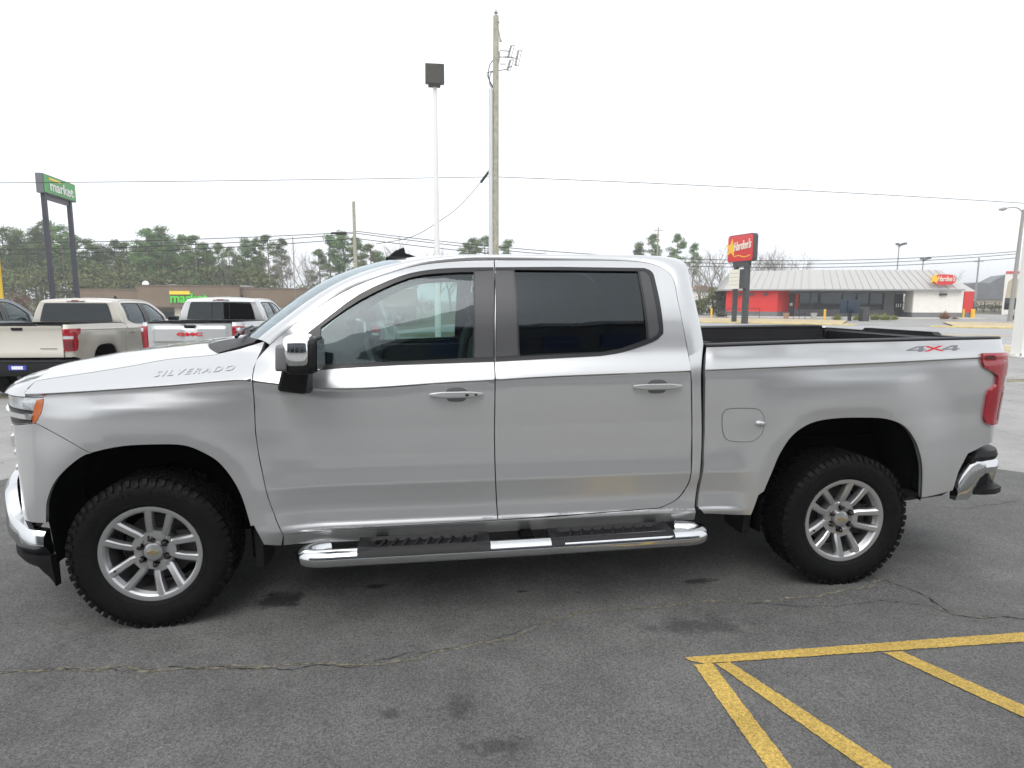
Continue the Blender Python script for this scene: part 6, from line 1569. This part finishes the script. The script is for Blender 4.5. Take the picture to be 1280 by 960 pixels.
wire3((-60, 107), (300, 109), (617, 107), UY, .0022, 'faint mid height wire left of the tall wooden pole', 'wiregrey'); wire3((624, 116), (860, 160), (1340, 205), UY, .0022, 'faint sloping wire right of the tall wooden pole', 'wiregrey')
for y0, ym, y2, lab in ((304, 300, 290, 'topmost of the wires crossing the pines'), (311, 307, 291.5, 'middle wire crossing the pines'), (317.5, 312.5, 298, 'lowest wire crossing the pines')): wire3((-60, y0), (230, ym-.5), (445, y2), 50, .03, lab)
for y0, xm, ym, y2, lab in ((289, 907, 325, 314, 'topmost of the wires crossing before the restaurant'), (291.5, 940, 330, 317, 'middle wire crossing before the restaurant'), (298, 1000, 334.5, 322, 'lowest wire crossing before the restaurant')): wire3((445, y0), (xm, ym), (1275, y2), 50, .03, lab)
dr_ = empty('service_drop', U(612, 214))
mb = MB(); mb.tube([U(*p) for p in catmull([(615, 210), (600, 229), (575, 257), (550, 276), (515, 296), (470, 305)], 5)], .013, 5, caps=False); child(mb, 'cable', M['wire'], dr_)
mb = MB(); mb.tube([U(611.5, 214), U(601, 228)], .055, 10); child(mb, 'cable_closure', M['wire'], dr_)
tag(dr_, 'cable sloping down left from the wooden pole with a black closure near its top', 'cable')
# ---------------------------------------------------------------- dealership behind the photographer (seen in reflections)
M['signnavy'] = mat('sign_navy', (.02, .045, .16), .5)
db_ = empty('dealership_building', (2, -16, 0))
mb = MB(); mb.box(-12, 20, -30, -16, 0, 8.9); child(mb, 'wall', mat('grey_metal_cladding', (.10, .11, .12), .5, noise=.05, nscale=.5), db_)
mb = MB(); mb.box(-12.1, 20.1, -15.98, -15.7, 8.5, 9.1); child(mb, 'fascia', mat('silver_fascia', (.45, .46, .47), .4, .4), db_)
for k in range(7):
    mb = MB(); mb.box(-11+k*4.4, -7.4+k*4.4, -15.98, -15.94, .3, 4.2); child(mb, 'shop_window', M['storeglass'], db_)
for k, x_ in enumerate((-3.2, -1.2, .8, 2.8, 4.8, 6.8)):
    mb = MB(); mb.box(x_, x_+1.3, -15.98, -15.8, 6.2, 7.6); mb.box(x_+.45, x_+.85, -15.79, -15.77, 6.6, 7.15); child(mb, 'blue_sign_block', M['signnavy'], db_)
tag(db_, 'low grey dealership building with wide shop windows behind the photographer', 'building')
# ---------------------------------------------------------------- vehicles
wheel0 = make_wheel()
def fit_wheels(t, first=False):
    for i, (x, g) in enumerate(((0, -1), (3.745, -1), (0, 1), (3.745, 1))):
        wv = wheel0 if (first and i == 0) else copy_tree(wheel0)
        wv.parent = t; wv.location = (x, g*.83, .388); wv.rotation_euler = (0, R(9*i), 0) if g < 0 else (0, R(40*i), math.pi)
def repaint(root, swaps):
    for o in walk(root):
        if o.type == 'MESH':
            for sl_ in o.material_slots:
                if sl_.material and sl_.material.name in swaps:
                    nm = sl_.material.name; sl_.link = 'OBJECT'; sl_.material = M[swaps[nm]]
tan = make_pickup('tan'); fit_wheels(tan, True); repaint(tan, {'silver_paint': 'tan'})
tan.location = (-5.869, 13.677, -.28); tan.rotation_euler = (0, 0, R(-93.1))
tag(tan, 'tan crew cab pickup truck facing away with black bumper and blue plate', 'pickup truck', 'pickup trucks parked facing away')
gm = make_pickup('gmc'); fit_wheels(gm); repaint(gm, {'silver_paint': 'gmcsilver'})
gm.location = (-3.066, 13.911, -.25); gm.rotation_euler = (0, 0, R(-91.2))
tag(gm, 'pewter silver pickup truck facing away with red letters on its tailgate', 'pickup truck', 'pickup trucks parked facing away')
dk = copy_tree(tan); repaint(dk, {'tan_paint': 'slate'})
for o in walk(dk):
    if o.type == 'MESH' and o.material_slots and o.material_slots[0].material == M['tan']: o.material_slots[0].material = M['slate']
dk.location = (-9.6, 14.9, -.25); dk.rotation_euler = (0, 0, R(-93.1)); tag(dk, 'dark slate pickup truck mostly hidden left of the tan truck', 'pickup truck', 'pickup trucks parked facing away')
d2 = copy_tree(dk); d2.location = (-.35, 13.9, -.25); d2.rotation_euler = (0, 0, R(-91.5)); tag(d2, 'dark slate pickup truck seen only through the silver truck front window', 'pickup truck', 'pickup trucks parked facing away')
fr_ = copy_tree(gm); fr_.location = (-14.0, 62, gz(-14, 62)); fr_.rotation_euler = (0, 0, R(-20)); tag(fr_, 'small distant silver pickup truck before the market right of the parked trucks', 'pickup truck')
mt_ = make_pickup('main'); fit_wheels(mt_)
tag(mt_, 'silver crew cab pickup truck with chrome side steps parked broadside in the foreground', 'pickup truck')
# ---------------------------------------------------------------- thin air between the camera and the wood
hz = MB(); hz.box(-720, 920, -220, 1020, -4.2, 24)
hm = bpy.data.materials.new('haze'); hm.use_nodes = True; nt = hm.node_tree; nt.nodes.clear()
o_ = nt.nodes.new('ShaderNodeOutputMaterial'); pv = nt.nodes.new('ShaderNodeVolumePrincipled'); pv.inputs['Color'].default_value = (.93, .95, .97, 1); pv.inputs['Density'].default_value = .0011; pv.inputs['Anisotropy'].default_value = .2
nt.links.new(pv.outputs[0], o_.inputs['Volume']); h_ = hz.build('haze', hm); tag(h_, 'thin pale haze over the car park and street', 'haze', kind='stuff')
